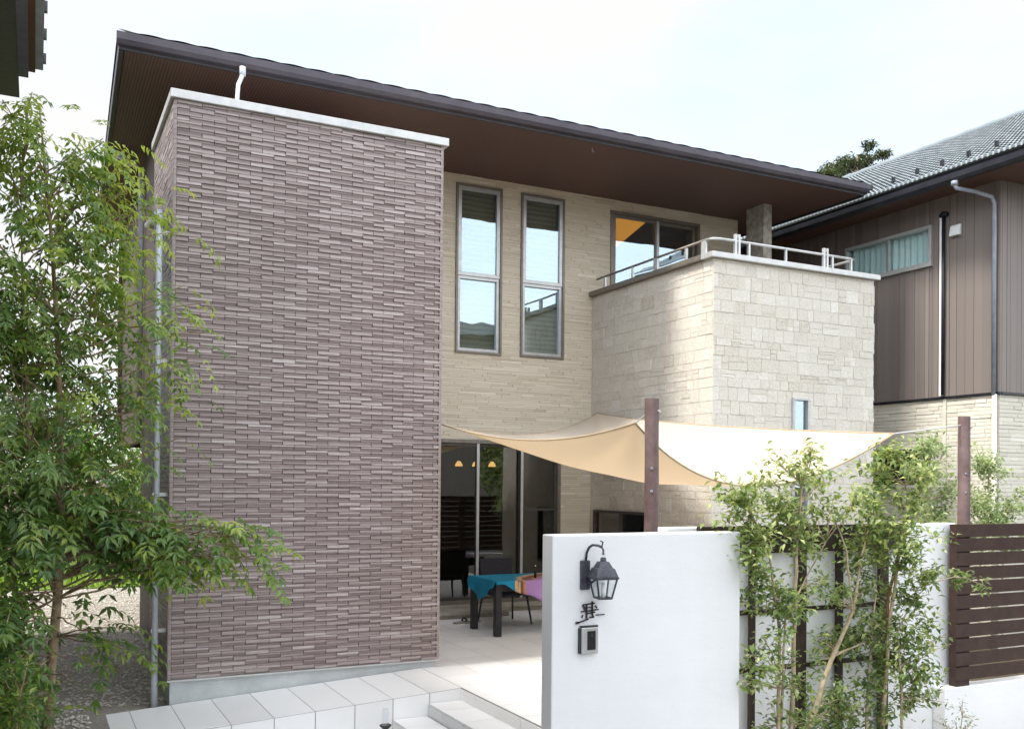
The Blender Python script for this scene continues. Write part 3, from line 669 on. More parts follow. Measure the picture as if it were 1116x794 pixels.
for i, (x, lab) in enumerate(((6.50, 'lit amber pendant lamp in the dining room, first from the tiled wing'), (6.82, 'lit amber pendant lamp in the dining room, middle of the row of three'), (7.13, 'lit amber pendant lamp in the dining room, beside the door stile'))):
    pd = thing('pendant_lamp', lab, 'lamp', (x, 15, .3), 'row of three pendant lamps')
    q = MB(); q.tube([(x, 15, .72), (x, 15, .37)], .006, 6); q.build('cord', M['black'], pd)
    q = MB(); q.tube([(x, 15, .375), (x, 15, .36), (x, 15, .32), (x, 15, .285)], [.015, .035, .06, .068], 14, cap=False); q.build('lamp_shade', M['bulb'], pd, smooth=True)

# ------------------------------------------------------------------ shade sail
sail = thing('shade_sail', 'beige shade sail hung over the terrace between wing, balcony and two posts', 'shade sail', (4, 6, TZ))
A = Vector((3.96, 9.66, .64)); E = Vector((4.045, 6.0, .462)); D = Vector((6.72, 5.95, .462)); Cc = Vector((7.82, 12.66, 1.10))
def edge(p, q, sagz, ins, tdir):
    p = Vector(p); q = Vector(q)
    return lambda t: p.lerp(q, t) + Vector((tdir[0] * ins, tdir[1] * ins, -sagz)) * (4 * t * (1 - t))
e_AE = edge(A, E, .15, .10, (1, 0)); e_ED = edge(E, D, .47, .25, (0, 1)); e_CD = edge(Cc, D, .05, .25, (-1, 0)); e_AC = edge(A, Cc, .22, .15, (0, -1))
def coons(u, v):      # u: A->C side to E->D side ; v: from (A,E) side to (C,D) side
    c0 = e_AE(u); c1 = e_CD(u); d0 = e_AC(v); d1 = e_ED(v)
    ru = c0.lerp(c1, v); rv = d0.lerp(d1, u)
    bl = A * ((1 - u) * (1 - v)) + E * (u * (1 - v)) + Cc * ((1 - u) * v) + D * (u * v)
    p = ru + rv - bl
    p.z -= .075 * 16 * u * (1 - u) * v * (1 - v) * (.45 + .9 * u)
    p.z += .010 * math.sin(9 * v + 3 * u) * math.sin(math.pi * u) * math.sin(math.pi * v)
    for cu, cv_, am in ((0, 0, .030), (1, 0, .034), (0, 1, .026), (1, 1, .022)):      # tension folds running out of the corners
        du, dv = abs(u - cu), abs(v - cv_); rr = math.hypot(du, dv)
        if 0 < rr < .75 and du > 0 and dv > 0:
            an = math.atan2(dv, du); p.z += am * math.sin(an * 9 + cu * 2 + cv_) * math.sin(min(1, rr / .5) * math.pi * .5) * (1 - rr / .75) * math.sin(an * 2) 
    return p
b = MB(); b.grid(coons, 90, 90); b.build('sail_cloth', M['sail'], sail, smooth=True, solid=.002)
for nm, fn in (('a', e_AE), ('b', e_ED), ('c', e_CD), ('d', e_AC)):
    q = MB(); q.tube([fn(k / 40) for k in range(41)], .008, 6); q.build('edge_hem', M['hem'], sail, smooth=True)
for p, q_ in ((E, Vector((4.10, 5.93, .53))), (D, Vector((7.51, 5.90, .56))), (Cc, Vector((7.875, 12.72, 1.12))), (A, Vector((3.85, 9.72, .66)))):
    q = MB(); q.tube([p, q_], .006, 6); q.build('rope', M['flash'], sail)
for x, lab in ((4.127, 'round brown wooden post behind the white gate wall'), (7.56, 'round brown wooden post behind the slatted fence')):
    po = thing('wooden_post', lab, 'post', (x, 5.9, TZ), 'posts carrying the shade sail')
    q = MB(); n = 14; zz = [-2.3 + (2.94) * k / n for k in range(n + 1)]
    q.tube([(x + .002 * math.sin(k * 1.3), 5.9, z) for k, z in enumerate(zz)], [.0535 + .0012 * math.sin(k * 2.1 + x) for k in range(n + 1)], 18); q.build('pole', M['post'], po, smooth=False)
    q = MB(); q.tube([(x + .022, 5.86, .545), (x + .026, 5.835, .545)], .012, 8); q.build('eye_bolt', M['flash'], po)
    for zb in (.12, -.05): q = MB(); q.tube([(x - .03, 5.86, zb), (x - .03, 5.85, zb)], .010, 8); q.build('bolt', M['pipe'], po)

# ------------------------------------------------------------------ white gate wall with lantern, sign, intercom
gw = MB(); gw.box(2.80, 4.244, 5.03, 5.16, GZ - .1, -.312)
tag(gw.build('gate_wall', M['white'], bevel=.008), 'white stucco gate wall carrying the lantern and the metal sign', 'wall')
yw = 5.03
lan = thing('wall_lantern', 'black four-sided wall lantern with glass panes on the white gate wall', 'wall lamp', (3.03, yw, -.55))
q = MB(); q.box(2.992, 3.058, yw - .018, yw - .001, -.648, -.468); q.build('back_plate', M['lantern'], lan, bevel=.005)
lx, ly = 3.092, yw - .11
q = MB(); q.tube([(3.028, yw - .012, -.47), (3.03, yw - .02, -.42), (3.037, yw - .035, -.388), (3.05, yw - .055, -.372), (3.07, yw - .085, -.374), (lx - .005, yw - .1, -.384)], .008, 8)
q.tube([(lx - .005, yw - .1, -.384), (lx, yw - .105, -.352), (lx - .016, yw - .1, -.346)], .005, 6)
q.tube([(lx - .005, yw - .1, -.384), (lx, ly, -.40), (lx, ly, -.43)], .006, 8)
q.build('arm', M['lantern'], lan, smooth=True)
q = MB(); q.tube([(3.03, yw - .012, -.60), (3.05, yw - .04, -.605), (3.07, yw - .07, -.58)], .006, 6); q.build('brace', M['lantern'], lan, smooth=True)
def frus(bm, c, z0, r0, z1, r1, ang=.30, n=4):
    a = [(c[0] + r0 * math.cos(ang + 2 * math.pi * k / n), c[1] + r0 * math.sin(ang + 2 * math.pi * k / n), z0) for k in range(n)]
    b_ = [(c[0] + r1 * math.cos(ang + 2 * math.pi * k / n), c[1] + r1 * math.sin(ang + 2 * math.pi * k / n), z1) for k in range(n)]
    if n == 4: bm.hexa(a + b_)
    return a, b_
AN = .62
q = MB(); frus(q, (lx, ly), -.572, .106, -.56, .106, AN); frus(q, (lx, ly), -.56, .102, -.51, .077, AN); frus(q, (lx, ly), -.51, .073, -.505, .064, AN); frus(q, (lx, ly), -.505, .064, -.47, .040, AN); frus(q, (lx, ly), -.47, .022, -.445, .018, AN)
q.build('lantern_roof', M['lantern'], lan, bevel=.002)
q = MB(); q.tube([(lx, ly, -.445 + .002 * k) for k in (0, 6, 12, 18)], [.008, .018, .018, .006], 10); q.build('finial', M['glass_clear'], lan, smooth=True)
q = MB(); a0, a1 = frus(MB(), (lx, ly), -.69, .058, -.572, .092, AN)
for k in range(4): q.bar(a0[k], a1[k], .009)
for k in range(4): q.bar(a0[k], a0[(k + 1) % 4], .010); q.bar(a1[k], a1[(k + 1) % 4], .008)
q.build('lantern_cage', M['lantern'], lan)
q = MB()
b0, b1 = frus(MB(), (lx, ly), -.688, .054, -.574, .088, AN)
for k in range(4): q.face([b0[k], b0[(k + 1) % 4], b1[(k + 1) % 4], b1[k]])
q.build('lantern_glass', M['glass_clear'], lan)
q = MB(); frus(q, (lx, ly), -.697, .056, -.689, .056, AN); q.build('lantern_floor', M['lantern'], lan)
q = MB(); q.tube([(lx, ly, -.689), (lx, ly, -.65), (lx, ly, -.60)], [.012, .014, .01], 10); q.build('bulb', M['vent'], lan, smooth=True)
# brush-stroke metal name sign: one calligraphic character with a long sweep
sg_ = MB()
def px(x, y): return (2.983 + (x - 630) * .00668, yw - .012, -.721 - (y - 655) * .0061)
def stroke(pts, w):
    for (p, q2) in zip(pts[:-1], pts[1:]):
        sg_.bar(px(*p), px(*q2), .006, w, up=(0, 0, 1)) if abs(p[0] - q2[0]) > abs(p[1] - q2[1]) else sg_.bar(px(*p), px(*q2), w, .006, up=(0, 1, 0))
stroke([(634, 658), (647, 657)], .008); stroke([(634, 658), (637, 664)], .012); stroke([(638, 658), (638, 672)], .011); stroke([(636, 661), (645, 661)], .006)
stroke([(632, 665), (651, 663.5)], .008); stroke([(644, 655), (644, 667), (645, 671)], .011); stroke([(647, 659.5), (649, 662)], .010); stroke([(634, 668), (633, 671)], .008)
stroke([(639, 667), (647, 666)], .009); stroke([(641, 671), (646, 671)], .010); stroke([(640, 664), (643, 665)], .006); stroke([(648, 669), (657.5, 669)], .007)
stroke([(640, 672.5), (634, 674.5), (628, 676)], .009); stroke([(626.5, 676), (630, 675.5)], .013)
tag(sg_.build('name_sign', M['black']), 'black iron calligraphy character mounted on the white gate wall under the lantern', 'sign')
ic = thing('intercom', 'silver framed intercom with black panel on the white gate wall', 'intercom', (2.99, yw, -1.04))
q = MB(); q.box(2.992, 3.112, yw - .03, yw - .001, -1.04, -.878); q.build('housing', M['alu'], ic, bevel=.005)
q = MB(); q.box(3.033, 3.09, yw - .034, yw - .031, -1.015, -.90); q.build('panel', M['blackplastic'], ic)
q = MB(); q.tube([(3.06, yw - .034, -.925), (3.06, yw - .037, -.925)], .010, 12); q.build('lens', M['black'], ic)
q = MB(); q.box(2.983, 2.991, yw - .026, yw - .001, -1.036, -.882); q.box(2.992, 3.112, yw - .028, yw - .002, -.877, -.868); q.build('hood', M['black'], ic)

# ------------------------------------------------------------------ white garden wall, trellis, slatted fence
w2 = MB(); w2.box(4.03, 7.03, 5.565, 5.685, GZ - .1, -.308)
tag(w2.build('garden_wall', M['white_low'], bevel=.008), 'white garden wall behind the dark trellis and the small trees', 'wall')
lwall = MB(); lwall.box(6.755, 12.6, 5.44, 5.562, GZ - .1, -1.668)
tag(lwall.build('low_wall', M['white_low'], bevel=.008), 'low white wall carrying the dark slatted fence', 'wall')
tr = thing('trellis', 'dark brown timber trellis standing against the white garden wall', 'trellis', (4.3, 5.5, GZ))
q = MB(); q.box(4.26, 6.35, 5.49, 5.53, -.505, -.300); q.build('top_beam', M['lattice'], tr, bevel=.004)
for x0, x1 in ((4.735, 4.785), (5.205, 5.285), (5.60, 5.665), (6.06, 6.16)):
    q = MB(); q.box(x0, x1, 5.495, 5.525, GZ, -.506); q.build('upright', M['lattice'], tr, bevel=.003)
for z in (-.945, -1.375):
    q = MB(); q.box(4.26, 6.12, 5.531, 5.555, z - .017, z + .017); q.build('rail', M['lattice'], tr)
q = MB(); n = 10
for k in range(n):
    a0 = k / n * math.pi / 2; a1 = (k + 1) / n * math.pi / 2
    p = lambda a: (4.785 + .20 * (1 - math.cos(a)) + .0, 5.50, -.66 + .154 * math.sin(a))
    x0, _, z0 = p(a0); x1, _, z1 = p(a1)
    q.hexa([(4.2 - 0 + .586, 5.498, z0), (x0, 5.498, z0), (x0, 5.522, z0), (4.786, 5.522, z0), (4.786, 5.498, z1), (x1, 5.498, z1), (x1, 5.522, z1), (4.786, 5.522, z1)])
sf_ = thing('slatted_fence', 'dark brown fence of horizontal slats on the low white wall', 'fence', (6.86, 5.43, -1.66))
ZT = -.312
pit = (1.625 - .312 + .0) / 11
for k in range(11):
    z1 = ZT - k * pit
    q = MB(); q.box(6.872, 12.5, 5.428, 5.446, z1 - pit + .013, z1); q.build('slat', M['darkwood'], sf_, bevel=.002)
for x in (6.875, 8.9, 10.9, 12.4):
    q = MB(); q.box(x if x > 7 else 6.90, (x if x > 7 else 6.90) + .16, 5.448, 5.52, -1.667, ZT - .002); q.build('upright', M['darkwood'], sf_)

# ------------------------------------------------------------------ terrace furniture
tb = thing('dining_table', 'dark square-legged outdoor table on the terrace under the shade sail', 'table', (5.25, 10.85, TZ))
tz = TZ + .70
q = MB(); q.box(5.2, 6.75, 10.80, 11.62, tz - .03, tz); q.build('table_top', M['tableleg'], tb, bevel=.004)
q = MB(); q.box(5.235, 6.715, 10.835, 11.585, tz - .13, tz - .031); q.build('apron', M['tableleg'], tb)
for x, y in ((5.215, 10.815), (6.66, 10.815), (5.215, 11.53), (6.66, 11.53)):
    q = MB(); q.box(x, x + .082, y, y + .082, TZ, tz - .031); q.build('leg', M['tableleg'], tb, bevel=.003)
cl = MB()
def hemF(x): return .05 + .26 * max(0, 1 - abs(x - 5.92) / .62) + .015 * math.sin(x * 14)
def hemL(y): return .08 + .20 * max(0, 1 - abs(y - 11.2) / .4)
cl.grid(lambda u, v: (5.19 + 1.57 * u, 10.79 + .84 * v, tz + .004 + .0015 * math.sin(20 * u + 9 * v)), 30, 16, tone=lambda u, v: min(1, max(0, .08 + 1.15 * u * (1.25 - v))))
cl.grid(lambda u, v: (5.19 + 1.57 * u, 10.79 - .012 * v - .014 * v * (1 + math.sin(u * 22)), tz + .004 - hemF(5.19 + 1.57 * u) * v), 40, 6, tone=lambda u, v: min(1, max(0, .08 + 2.3 * max(0, u - .04))))
cl.grid(lambda u, v: (5.19 - .012 * v - .02 * v * (1 + math.sin(u * 17)), 10.79 + .84 * u, tz + .004 - hemL(10.79 + .84 * u) * v), 24, 6, tone=.08)
tag(cl.build('tablecloth', M['cloth'], smooth=True, solid=.003), 'turquoise and lilac patterned cloth draped over the dark table', 'tablecloth')
def chair(x, y, rot, lab):
    t = thing('garden_chair', lab, 'chair', (x, y, TZ), 'dark chairs round the table')
    c, s_ = math.cos(rot), math.sin(rot)
    def tf(p): return (x + p[0] * c - p[1] * s_, y + p[0] * s_ + p[1] * c, TZ + p[2])
    def bx(nm, m, a0, a1, b0, b1, z0, z1, lean=0, bev=.01):
        k = MB(); k.hexa([tf(p) for p in ((a0, b0, z0), (a1, b0, z0), (a1, b1, z0), (a0, b1, z0), (a0, b0 + lean, z1), (a1, b0 + lean, z1), (a1, b1 + lean, z1), (a0, b1 + lean, z1))]); return k.build(nm, m, t, bevel=bev)
    bx('seat', M['chair'], -.25, .25, -.25, .22, .40, .46)
    bx('backrest', M['chair'], -.25, .25, .19, .235, .47, .88, .07)
    for sx in (-1, 1):
        k = MB(); k.tube([tf((sx * .24, -.22, .40)), tf((sx * .285, -.29, 0))], [.017, .013], 8); k.build('leg', M['black'], t)
        k = MB(); k.tube([tf((sx * .235, .25, .62)), tf((sx * .235, .20, .40)), tf((sx * .27, .27, 0))], [.014, .016, .013], 8); k.build('leg', M['black'], t)
    return t
chair(5.86, 11.9, 0, 'charcoal upholstered chair behind the cloth-covered table, back to the glass door')
bt = thing('drink_bottle', 'slim dark bottle with pale cap on the patterned tablecloth', 'bottle', (5.87, 11.0, tz + .006))
q = MB(); q.tube([(5.87, 11.0, tz + .006 + z) for z in (0, .09, .115, .15)], [.018, .018, .008, .008], 10); q.build('body', M['blackplastic'], bt, smooth=True)
q = MB(); q.tube([(5.87, 11.0, tz + .157), (5.87, 11.0, tz + .172)], .009, 8); q.build('cap', M['vent'], bt)
for k, (x, y, a) in enumerate(((5.30, 12.08, .3), (5.46, 12.06, .15))):
    sn = thing('sandal', ('dark sandal left on the terrace tiles, nearer the tiled wing', 'dark sandal left on the terrace tiles, nearer the table')[k], 'sandal', (x, y, TZ), 'pair of sandals by the door step')
    c, s_ = math.cos(a), math.sin(a)
    q = MB(); outl = [(-.13, -.03), (-.13, .03), (-.04, .036), (.06, .045), (.125, .03), (.14, 0), (.125, -.03), (.06, -.045), (-.04, -.036)]
    pts = [(x + u * c - v * s_, y + u * s_ + v * c) for u, v in outl]
    n = len(pts); lo = [(p[0], p[1], TZ + .001) for p in pts]; hi = [(p[0], p[1], TZ + .026) for p in pts]
    q.face(lo); q.face(hi[::-1]); [q.face([lo[i], hi[i], hi[(i + 1) % n], lo[(i + 1) % n]]) for i in range(n)]
    q.build('sole', M['stepwood'], sn)
    q = MB(); q.tube([(x + .05 * c - .05 * s_ * math.cos(t_), y + .05 * s_ + .05 * c * math.cos(t_), TZ + .02 + .05 * math.sin(t_)) for t_ in [math.pi * i / 10 for i in range(11)]], .014, 8); q.build('strap', M['black'], sn, smooth=True)
# little garden spot in front of the path
bl_ = thing('garden_light', 'small clear glass garden light with dark base in front of the white path', 'garden light', (2.63, 7.55, GZ + .03))
bz = -2.05
q = MB(); q.tube([(2.63, 7.55, GZ + .03), (2.63, 7.55, bz), (2.63, 7.55, bz + .03), (2.63, 7.55, bz + .035)], [.022, .022, .05, .05], 14); q.build('base', M['black'], bl_)
q = MB(); q.tube([(2.63, 7.55, bz + .036), (2.63, 7.55, bz + .15), (2.63, 7.55, bz + .17)], [.03, .03, .02], 14); q.build('glass_cover', M['glass_clear'], bl_, smooth=True)

# ------------------------------------------------------------------ neighbour to the right
XN = 12.6
nh = thing('neighbor_house', 'brown sided neighbouring house with grey tiled roof and cream brick lower storey', 'house', (XN, 9.25, TZ))
rngN = random.Random(21)
stone_t = lambda r: min(1, max(0, r.gauss(.5, .16)))
w_up = (10.42, 12.2, 3.50, 4.12)
sid = tile_wall('siding_wall', nh, (XN, 0, 0), (0, 1, 0), (-1, 0, 0), (9.25, 20, 1.40, 4.62), [w_up], (.095, .10, .065, .13), (1.6, 1.65), .006, (.004, .014), M['siding'], M['siding_dark'], rngN, thick=.1, vertical=True, tonefn=stone_t) if False else None
def vsiding(org, ud, nd, rect, holes, seed):
    rr = random.Random(seed); org = Vector(org); ud = Vector(ud); nd = Vector(nd); Z = Vector((0, 0, 1)); b = MB()
    u = rect[0]
    P = lambda a, c, n: org + ud * a + Z * c + nd * n
    while u < rect[1] - .001:
        w_ = rr.choice((.05, .075, .10, .15)); ue = min(u + w_, rect[1]); d = rr.uniform(.004, .015); tn = min(1, max(0, rr.gauss(.45, .2)))
        rs = [(u, ue, rect[2], rect[3])]
        for h in holes: rs = subtract(rs, h)
        for a0, a1, c0, c1 in rs:
            if a1 - a0 < .008: continue
            a1 -= .005
            f = [P(a0, c0, d), P(a1, c0, d), P(a1, c1, d), P(a0, c1, d)]; k = [P(a0, c0, 0), P(a1, c0, 0), P(a1, c1, 0), P(a0, c1, 0)]
            i = len(b.v); b.v += [tuple(q) for q in f + k]
            for q in ((0, 1, 2, 3), (0, 4, 5, 1), (1, 5, 6, 2), (2, 6, 7, 3), (3, 7, 4, 0)): b.f.append(tuple(i + z for z in q)); b.t.append(tn)
        u = ue
    o = b.build('siding_wall', M['siding'], nh)
    g = MB(); rs = [rect]
    for h in holes: rs = subtract(rs, h)
    for a0, a1, c0, c1 in rs:
        g.hexa([P(a0, c0, -.1), P(a1, c0, -.1), P(a1, c1, -.1), P(a0, c1, -.1), P(a0, c0, .001), P(a1, c0, .001), P(a1, c1, .001), P(a0, c1, .001)])
    g.build('backing', M['siding_dark'], o)
vsiding((XN, 0, 0), (0, 1, 0), (-1, 0, 0), (9.25, 20, 1.40, 4.62), [w_up], 1)
vsiding((0, 9.25, 0), (1, 0, 0), (0, -1, 0), (XN + .002, 18, 1.40, 4.62), [], 2)
w_lo = (10.42, 11.7, -.02, .645)
tile_wall('brick_wall', nh, (XN + .02, 0, 0), (0, 1, 0), (-1, 0, 0), (9.27, 20, GZ, 1.36), [w_lo], (.055, .06), (.18, .24, .31, .46), .006, (.004, .016), M['cream'], M['cream_grout'], rngN, thick=.1, tonefn=stone_t)
tile_wall('brick_wall', nh, (0, 9.27, 0), (1, 0, 0), (0, -1, 0), (XN + .022, 18, GZ, 1.36), [], (.055, .06), (.18, .24, .31, .46), .006, (.004, .016), M['cream'], M['cream_grout'], rngN, thick=.1, tonefn=stone_t)
q = MB(); q.box(XN - .02, XN + .03, 9.23, 20, 1.362, 1.398); q.box(XN - .02, 18, 9.222, 9.27, 1.362, 1.398) if False else None; q.build('band', M['ngutter'], nh)
q = MB(); q.box(XN + .031, 18, 9.222, 9.29, 1.362, 1.398); q.build('band', M['ngutter'], nh)
q = MB(); q.box(XN + .3, 17.5, 9.6, 19, GZ, 4.7); q.build('inner_core', M['bronze_dark'], nh)
# upper window
f = MB()
def fr_x(bm, y0, y1, z0, z1, w, x0, x1):
    bm.box(x0, x1, y0, y1, z0, z0 + w); bm.box(x0, x1, y0, y1, z1 - w, z1); bm.box(x0, x1, y0, y0 + w, z0 + w, z1 - w); bm.box(x0, x1, y1 - w, y1, z0 + w, z1 - w)
fr_x(f, *w_up, .045, XN - .045, XN + .08); nw = f.build('window', M['flash'], nh, bevel=.003)
q = MB(); q.box(XN - .02, XN + .02, 11.27, 11.32, 3.545, 4.075); q.build('meeting_stile', M['alu'], nw)
M['glass_n'] = mat_glass('neighbour glass', .08, (.90, .97, .97))
q = MB(); q.box(XN, XN + .006, 10.466, 12.154, 3.546, 4.074); q.build('pane', M['glass_n'], nw)
q = MB(); q.grid(lambda u, v: (XN + .11 + .02 * math.sin(u * 90) + .01 * math.sin(u * 37), 10.44 + 1.74 * u, 3.5 + .62 * v), 140, 2); q.build('curtain', M['curtain'], nw, smooth=True)
q = MB(); q.box(XN - .06, XN - .005, 10.40, 12.22, 3.47, 3.498); q.build('sill', M['flash'], nw)
f = MB(); fr_x(f, *w_lo, .045, XN - .025, XN + .09); nw2 = f.build('low_window', M['pipe_cream'], nh, bevel=.003)
q = MB(); q.box(XN + .05, XN + .056, 10.466, 11.654, .026, .599); q.build('pane', M['glass_door'], nw2)
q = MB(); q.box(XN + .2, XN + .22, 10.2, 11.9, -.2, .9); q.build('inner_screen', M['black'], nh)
# eave, soffit, roof
q = MB(); q.face([(11.93, 8.2, 4.50), (11.93, 20.5, 4.50), (XN + .2, 20.5, 4.50), (XN + .2, 8.2, 4.50)]); q.face([(XN + .2, 8.2, 4.50), (XN + .2, 9.35, 4.50), (18.5, 9.35, 4.50), (18.5, 8.2, 4.50)]); q.build('soffit', M['soffit'], nh)
NXE, NXR, NZE, NZR = 11.86, 15.9, 4.63, 6.74
q = MB()
rows = 26; per = .085
def nroof(u, v):
    y = 8.15 + 12.4 * v; t_ = u; x = NXE + (NXR - NXE) * t_
    fr = (t_ * rows) % 1.0
    s_ = (y / per) % 1.0
    prof_ = .015 * (math.sin(s_ * 2 * math.pi) * .5 + .5) ** .8
    return (x, y, NZE + (NZR - NZE) * t_ + prof_ + .022 * (1 - fr))
q2 = MB()
nv_ = int(12.4 / per * 6)
i0 = 0
for r_ in range(rows):
    ua, ub = r_ / rows + 1e-4, (r_ + 1) / rows - 1e-4
    q2.grid(lambda u, v, ua=ua, ub=ub: nroof(ua + (ub - ua) * u, v), 1, nv_, tone=lambda u, v, r_=r_: .2 + .65 * random.Random(int(v * nv_ / 6) * 131 + r_ * 7).random())
    # butt of each course
    base = ua
    if r_ == 0:
        q2.grid(lambda u, v: tuple(Vector(nroof(1e-4, v)) - Vector((0, 0, .035 * (1 - u)))), 1, nv_, tone=lambda u, v: .02 + .55 * ((v * nv_ / 6) % 1 > .6))
nr = q2.build('roof', M['nroof'], nh, smooth=False)
q = MB(); q.tube([(NXR, 8.1 + .25 * k, NZR + .02) for k in range(50)], [.062 + .016 * (k % 2) for k in range(50)], 10, tone=.2)
q.build('ridge', M['nroof'], nr, smooth=True)
q = MB(); q.face([(NXR, 8.15, NZR), (NXR, 20.5, NZR), (19.9, 20.5, 4.6), (19.9, 8.15, 4.6)]); q.build('rear_slope', M['nroof'], nr)
q = MB(); gutter(q, (11.93, 8.1, 4.42), (11.93, 20.5, 4.42), (-1, 0, 0), 0); q.box(11.931, 11.955, 8.1, 20.5, 4.45, 4.62); q.build('gutter', M['ngutter'], nr)
for k in range(26):
    y = 8.6 + k * .46
    q = MB(); x = NXE + .42; q.box(x, x + .035, y, y + .05, NZE + .26, NZE + .34); q.build('snow_guard', M['ngutter'], nr)
# vertical pipe, vent hood, downpipe
q = MB(); q.tube([(XN - .05, 10.18, 1.42), (XN - .05, 10.18, 4.20)], .026, 10); pp = q.build('pipe', M['ngutter'], nh, smooth=True)
q = MB(); q.box(XN - .07, XN - .016, 10.20, 10.235, 1.41, 4.17); q.build('cover_strip', M['vent'], pp)
q = MB(); q.tube([(XN - .05, 10.24, 4.2), (XN - .05, 10.18, 4.235), (XN - .05, 10.11, 4.2)], .036, 10); q.build('cap', M['ngutter'], pp, smooth=True)
vh = MB()
vh.hexa([(XN - .09, 9.88, 3.84), (XN - .016, 9.88, 3.84), (XN - .016, 10.06, 3.84), (XN - .09, 10.06, 3.84), (XN - .055, 9.88, 4.0), (XN - .016, 9.88, 4.02), (XN - .016, 10.06, 4.02), (XN - .055, 10.06, 4.0)])
vh.build('vent_hood', M['vent'], nh, bevel=.01)
q = MB(); q.tube([(11.88, 9.45, 4.43), (11.88, 9.45, 4.37)], .05, 10); q.tube([(11.88, 9.45, 4.38), (11.9, 9.44, 4.33), (12.2, 9.36, 4.30), (12.48, 9.3, 4.25), (12.53, 9.29, 4.16), (12.53, 9.29, 1.36)], .030, 12); q.build('drainpipe', M['pipe'], nh, smooth=True)
q = MB(); q.tube([(12.55, 9.29, 1.36), (12.55, 9.29, GZ)], .035, 12); q.build('drainpipe', M['pipe_cream'], nh, smooth=True)
q = MB(); q.box(XN - .012, XN + .0, 10.15, 10.21, GZ, 1.36); q.build('joint_strip', M['pipe_cream'], nh)

# ------------------------------------------------------------------ neighbour to the left: only its eave enters the picture
ln = thing('neighbor_house', 'dark eave of the neighbouring house at the upper left edge', 'house', (-4, 8, GRZ))
q = MB(); q.box(-9, -.62, -1, 11.0, GZ, 4.3); q.build('wall', M['interior'], ln)
q = MB(); q.box(-9, -.60, 11.0, 14.6, GZ, 4.0); q.build('wall', M['interior'], ln)  # unseen side wing, added to shade the gravel yard
zl = 4.32
q = MB(); q.box(-5, -.20, -1, 12.15, zl, zl + .03); q.build('soffit', M['black'], ln)
q = MB(); q.box(-.20, -.105, -1, 11.45, zl - .02, zl + .16); q.build('trim_board', mat_mottled('slate trim', (.10, .11, .13), (.14, .15, .175), 5, .6), ln)
q = MB(); q.box(-.105, -.04, -1, 11.4, zl + .03, zl + .2); q.build('fascia', mat_mottled('brown fascia', (.09, .04, .022), (.13, .06, .035), 5, .6), ln)
q = MB(); q.box(-.04, -.02, -1, 11.35, zl + .06, zl + .17); q.box(.015, .035, -1, 11.35, zl + .06, zl + .17); q.box(-.04, .035, -1, 11.35, zl + .05, zl + .06); lg = q.build('gutter', M['pipe'], ln)
for k in range(14):
    q = MB(); y = 11.25 - k * .62; q.box(.02, .062, y, y + .05, zl + .1, zl + .2); q.build('bracket', M['black'], lg)
q = MB(); q.hexa([(-5, -1, zl + .10), (.0, -1, zl + .16), (.0, 11.5, zl + .16), (-5, 11.5, zl + .10), (-5, -1, zl + 2.4), (.0, -1, zl + .2), (.0, 11.5, zl + .2), (-5, 11.5, zl + 2.4)]); q.build('roof', M['ngutter'], ln)

# ------------------------------------------------------------------ vegetation
def leaf_oval(bm, p, d, nrm, L_, W_, tone):
    side = d.cross(nrm).normalized(); n2 = side.cross(d).normalized()
    fold = n2 * W_ * .22
    a = p; m1 = p + d * L_ * .45 + side * W_ * .5 + fold; m2 = p + d * L_ * .45 - side * W_ * .5 + fold; mc = p + d * L_ * .5
    tip = p + d * L_ - n2 * L_ * .12
    bm.face([a, m1, tip, mc], tone); bm.face([a, mc, tip, m2], tone)
def pinnate(bm, p, d, rng, L_, n, ll, lw, tone):
    """a compound leaf: arching rachis with paired drooping leaflets"""
    d = d.normalized(); up = Vector((0, 0, 1)); side = d.cross(up)
    if side.length < .1: side = Vector((1, 0, 0))
    side.normalize(); pts = []
    for k in range(n + 1):
        t_ = k / n; pts.append(p + d * L_ * t_ + Vector((0, 0, -L_ * .42 * t_ * t_)))
    for k in range(1, n + 1):
        q = pts[k]; dr = (pts[k] - pts[k - 1]).normalized(); nr_ = side.cross(dr).normalized()
        for s_ in (-1, 1):
            dd = (dr * .55 + side * s_ * .85 + Vector((0, 0, rng.uniform(-.55, -.05)))).normalized()
            leaf_oval(bm, q, dd, nr_ + Vector((rng.uniform(-.3, .3),) * 3), ll * rng.uniform(.8, 1.15), lw, min(1, max(0, tone + rng.uniform(-.13, .13))))
        if k == n: leaf_oval(bm, q, (dr + Vector((0, 0, -.3))).normalized(), nr_, ll * 1.1, lw, tone)
def branch_path(p0, p1, rng, n=6, bend=.08, droop=0.0):
    p0 = Vector(p0); p1 = Vector(p1); l_ = (p1 - p0).length; out_ = []
    for k in range(n + 1):
        t_ = k / n
        out_.append(p0.lerp(p1, t_) + Vector((rng.uniform(-1, 1), rng.uniform(-1, 1), rng.uniform(-1, 1))) * bend * l_ * (.35 if 0 < k < n else 0) * (t_ * (1 - t_) * 4) + Vector((0, 0, droop * l_ * t_ * (1 - t_) * 4)))
    return out_
def along(path, t_):
    f_ = t_ * (len(path) - 1); i = min(int(f_), len(path) - 2); return path[i].lerp(path[i + 1], f_ - i)

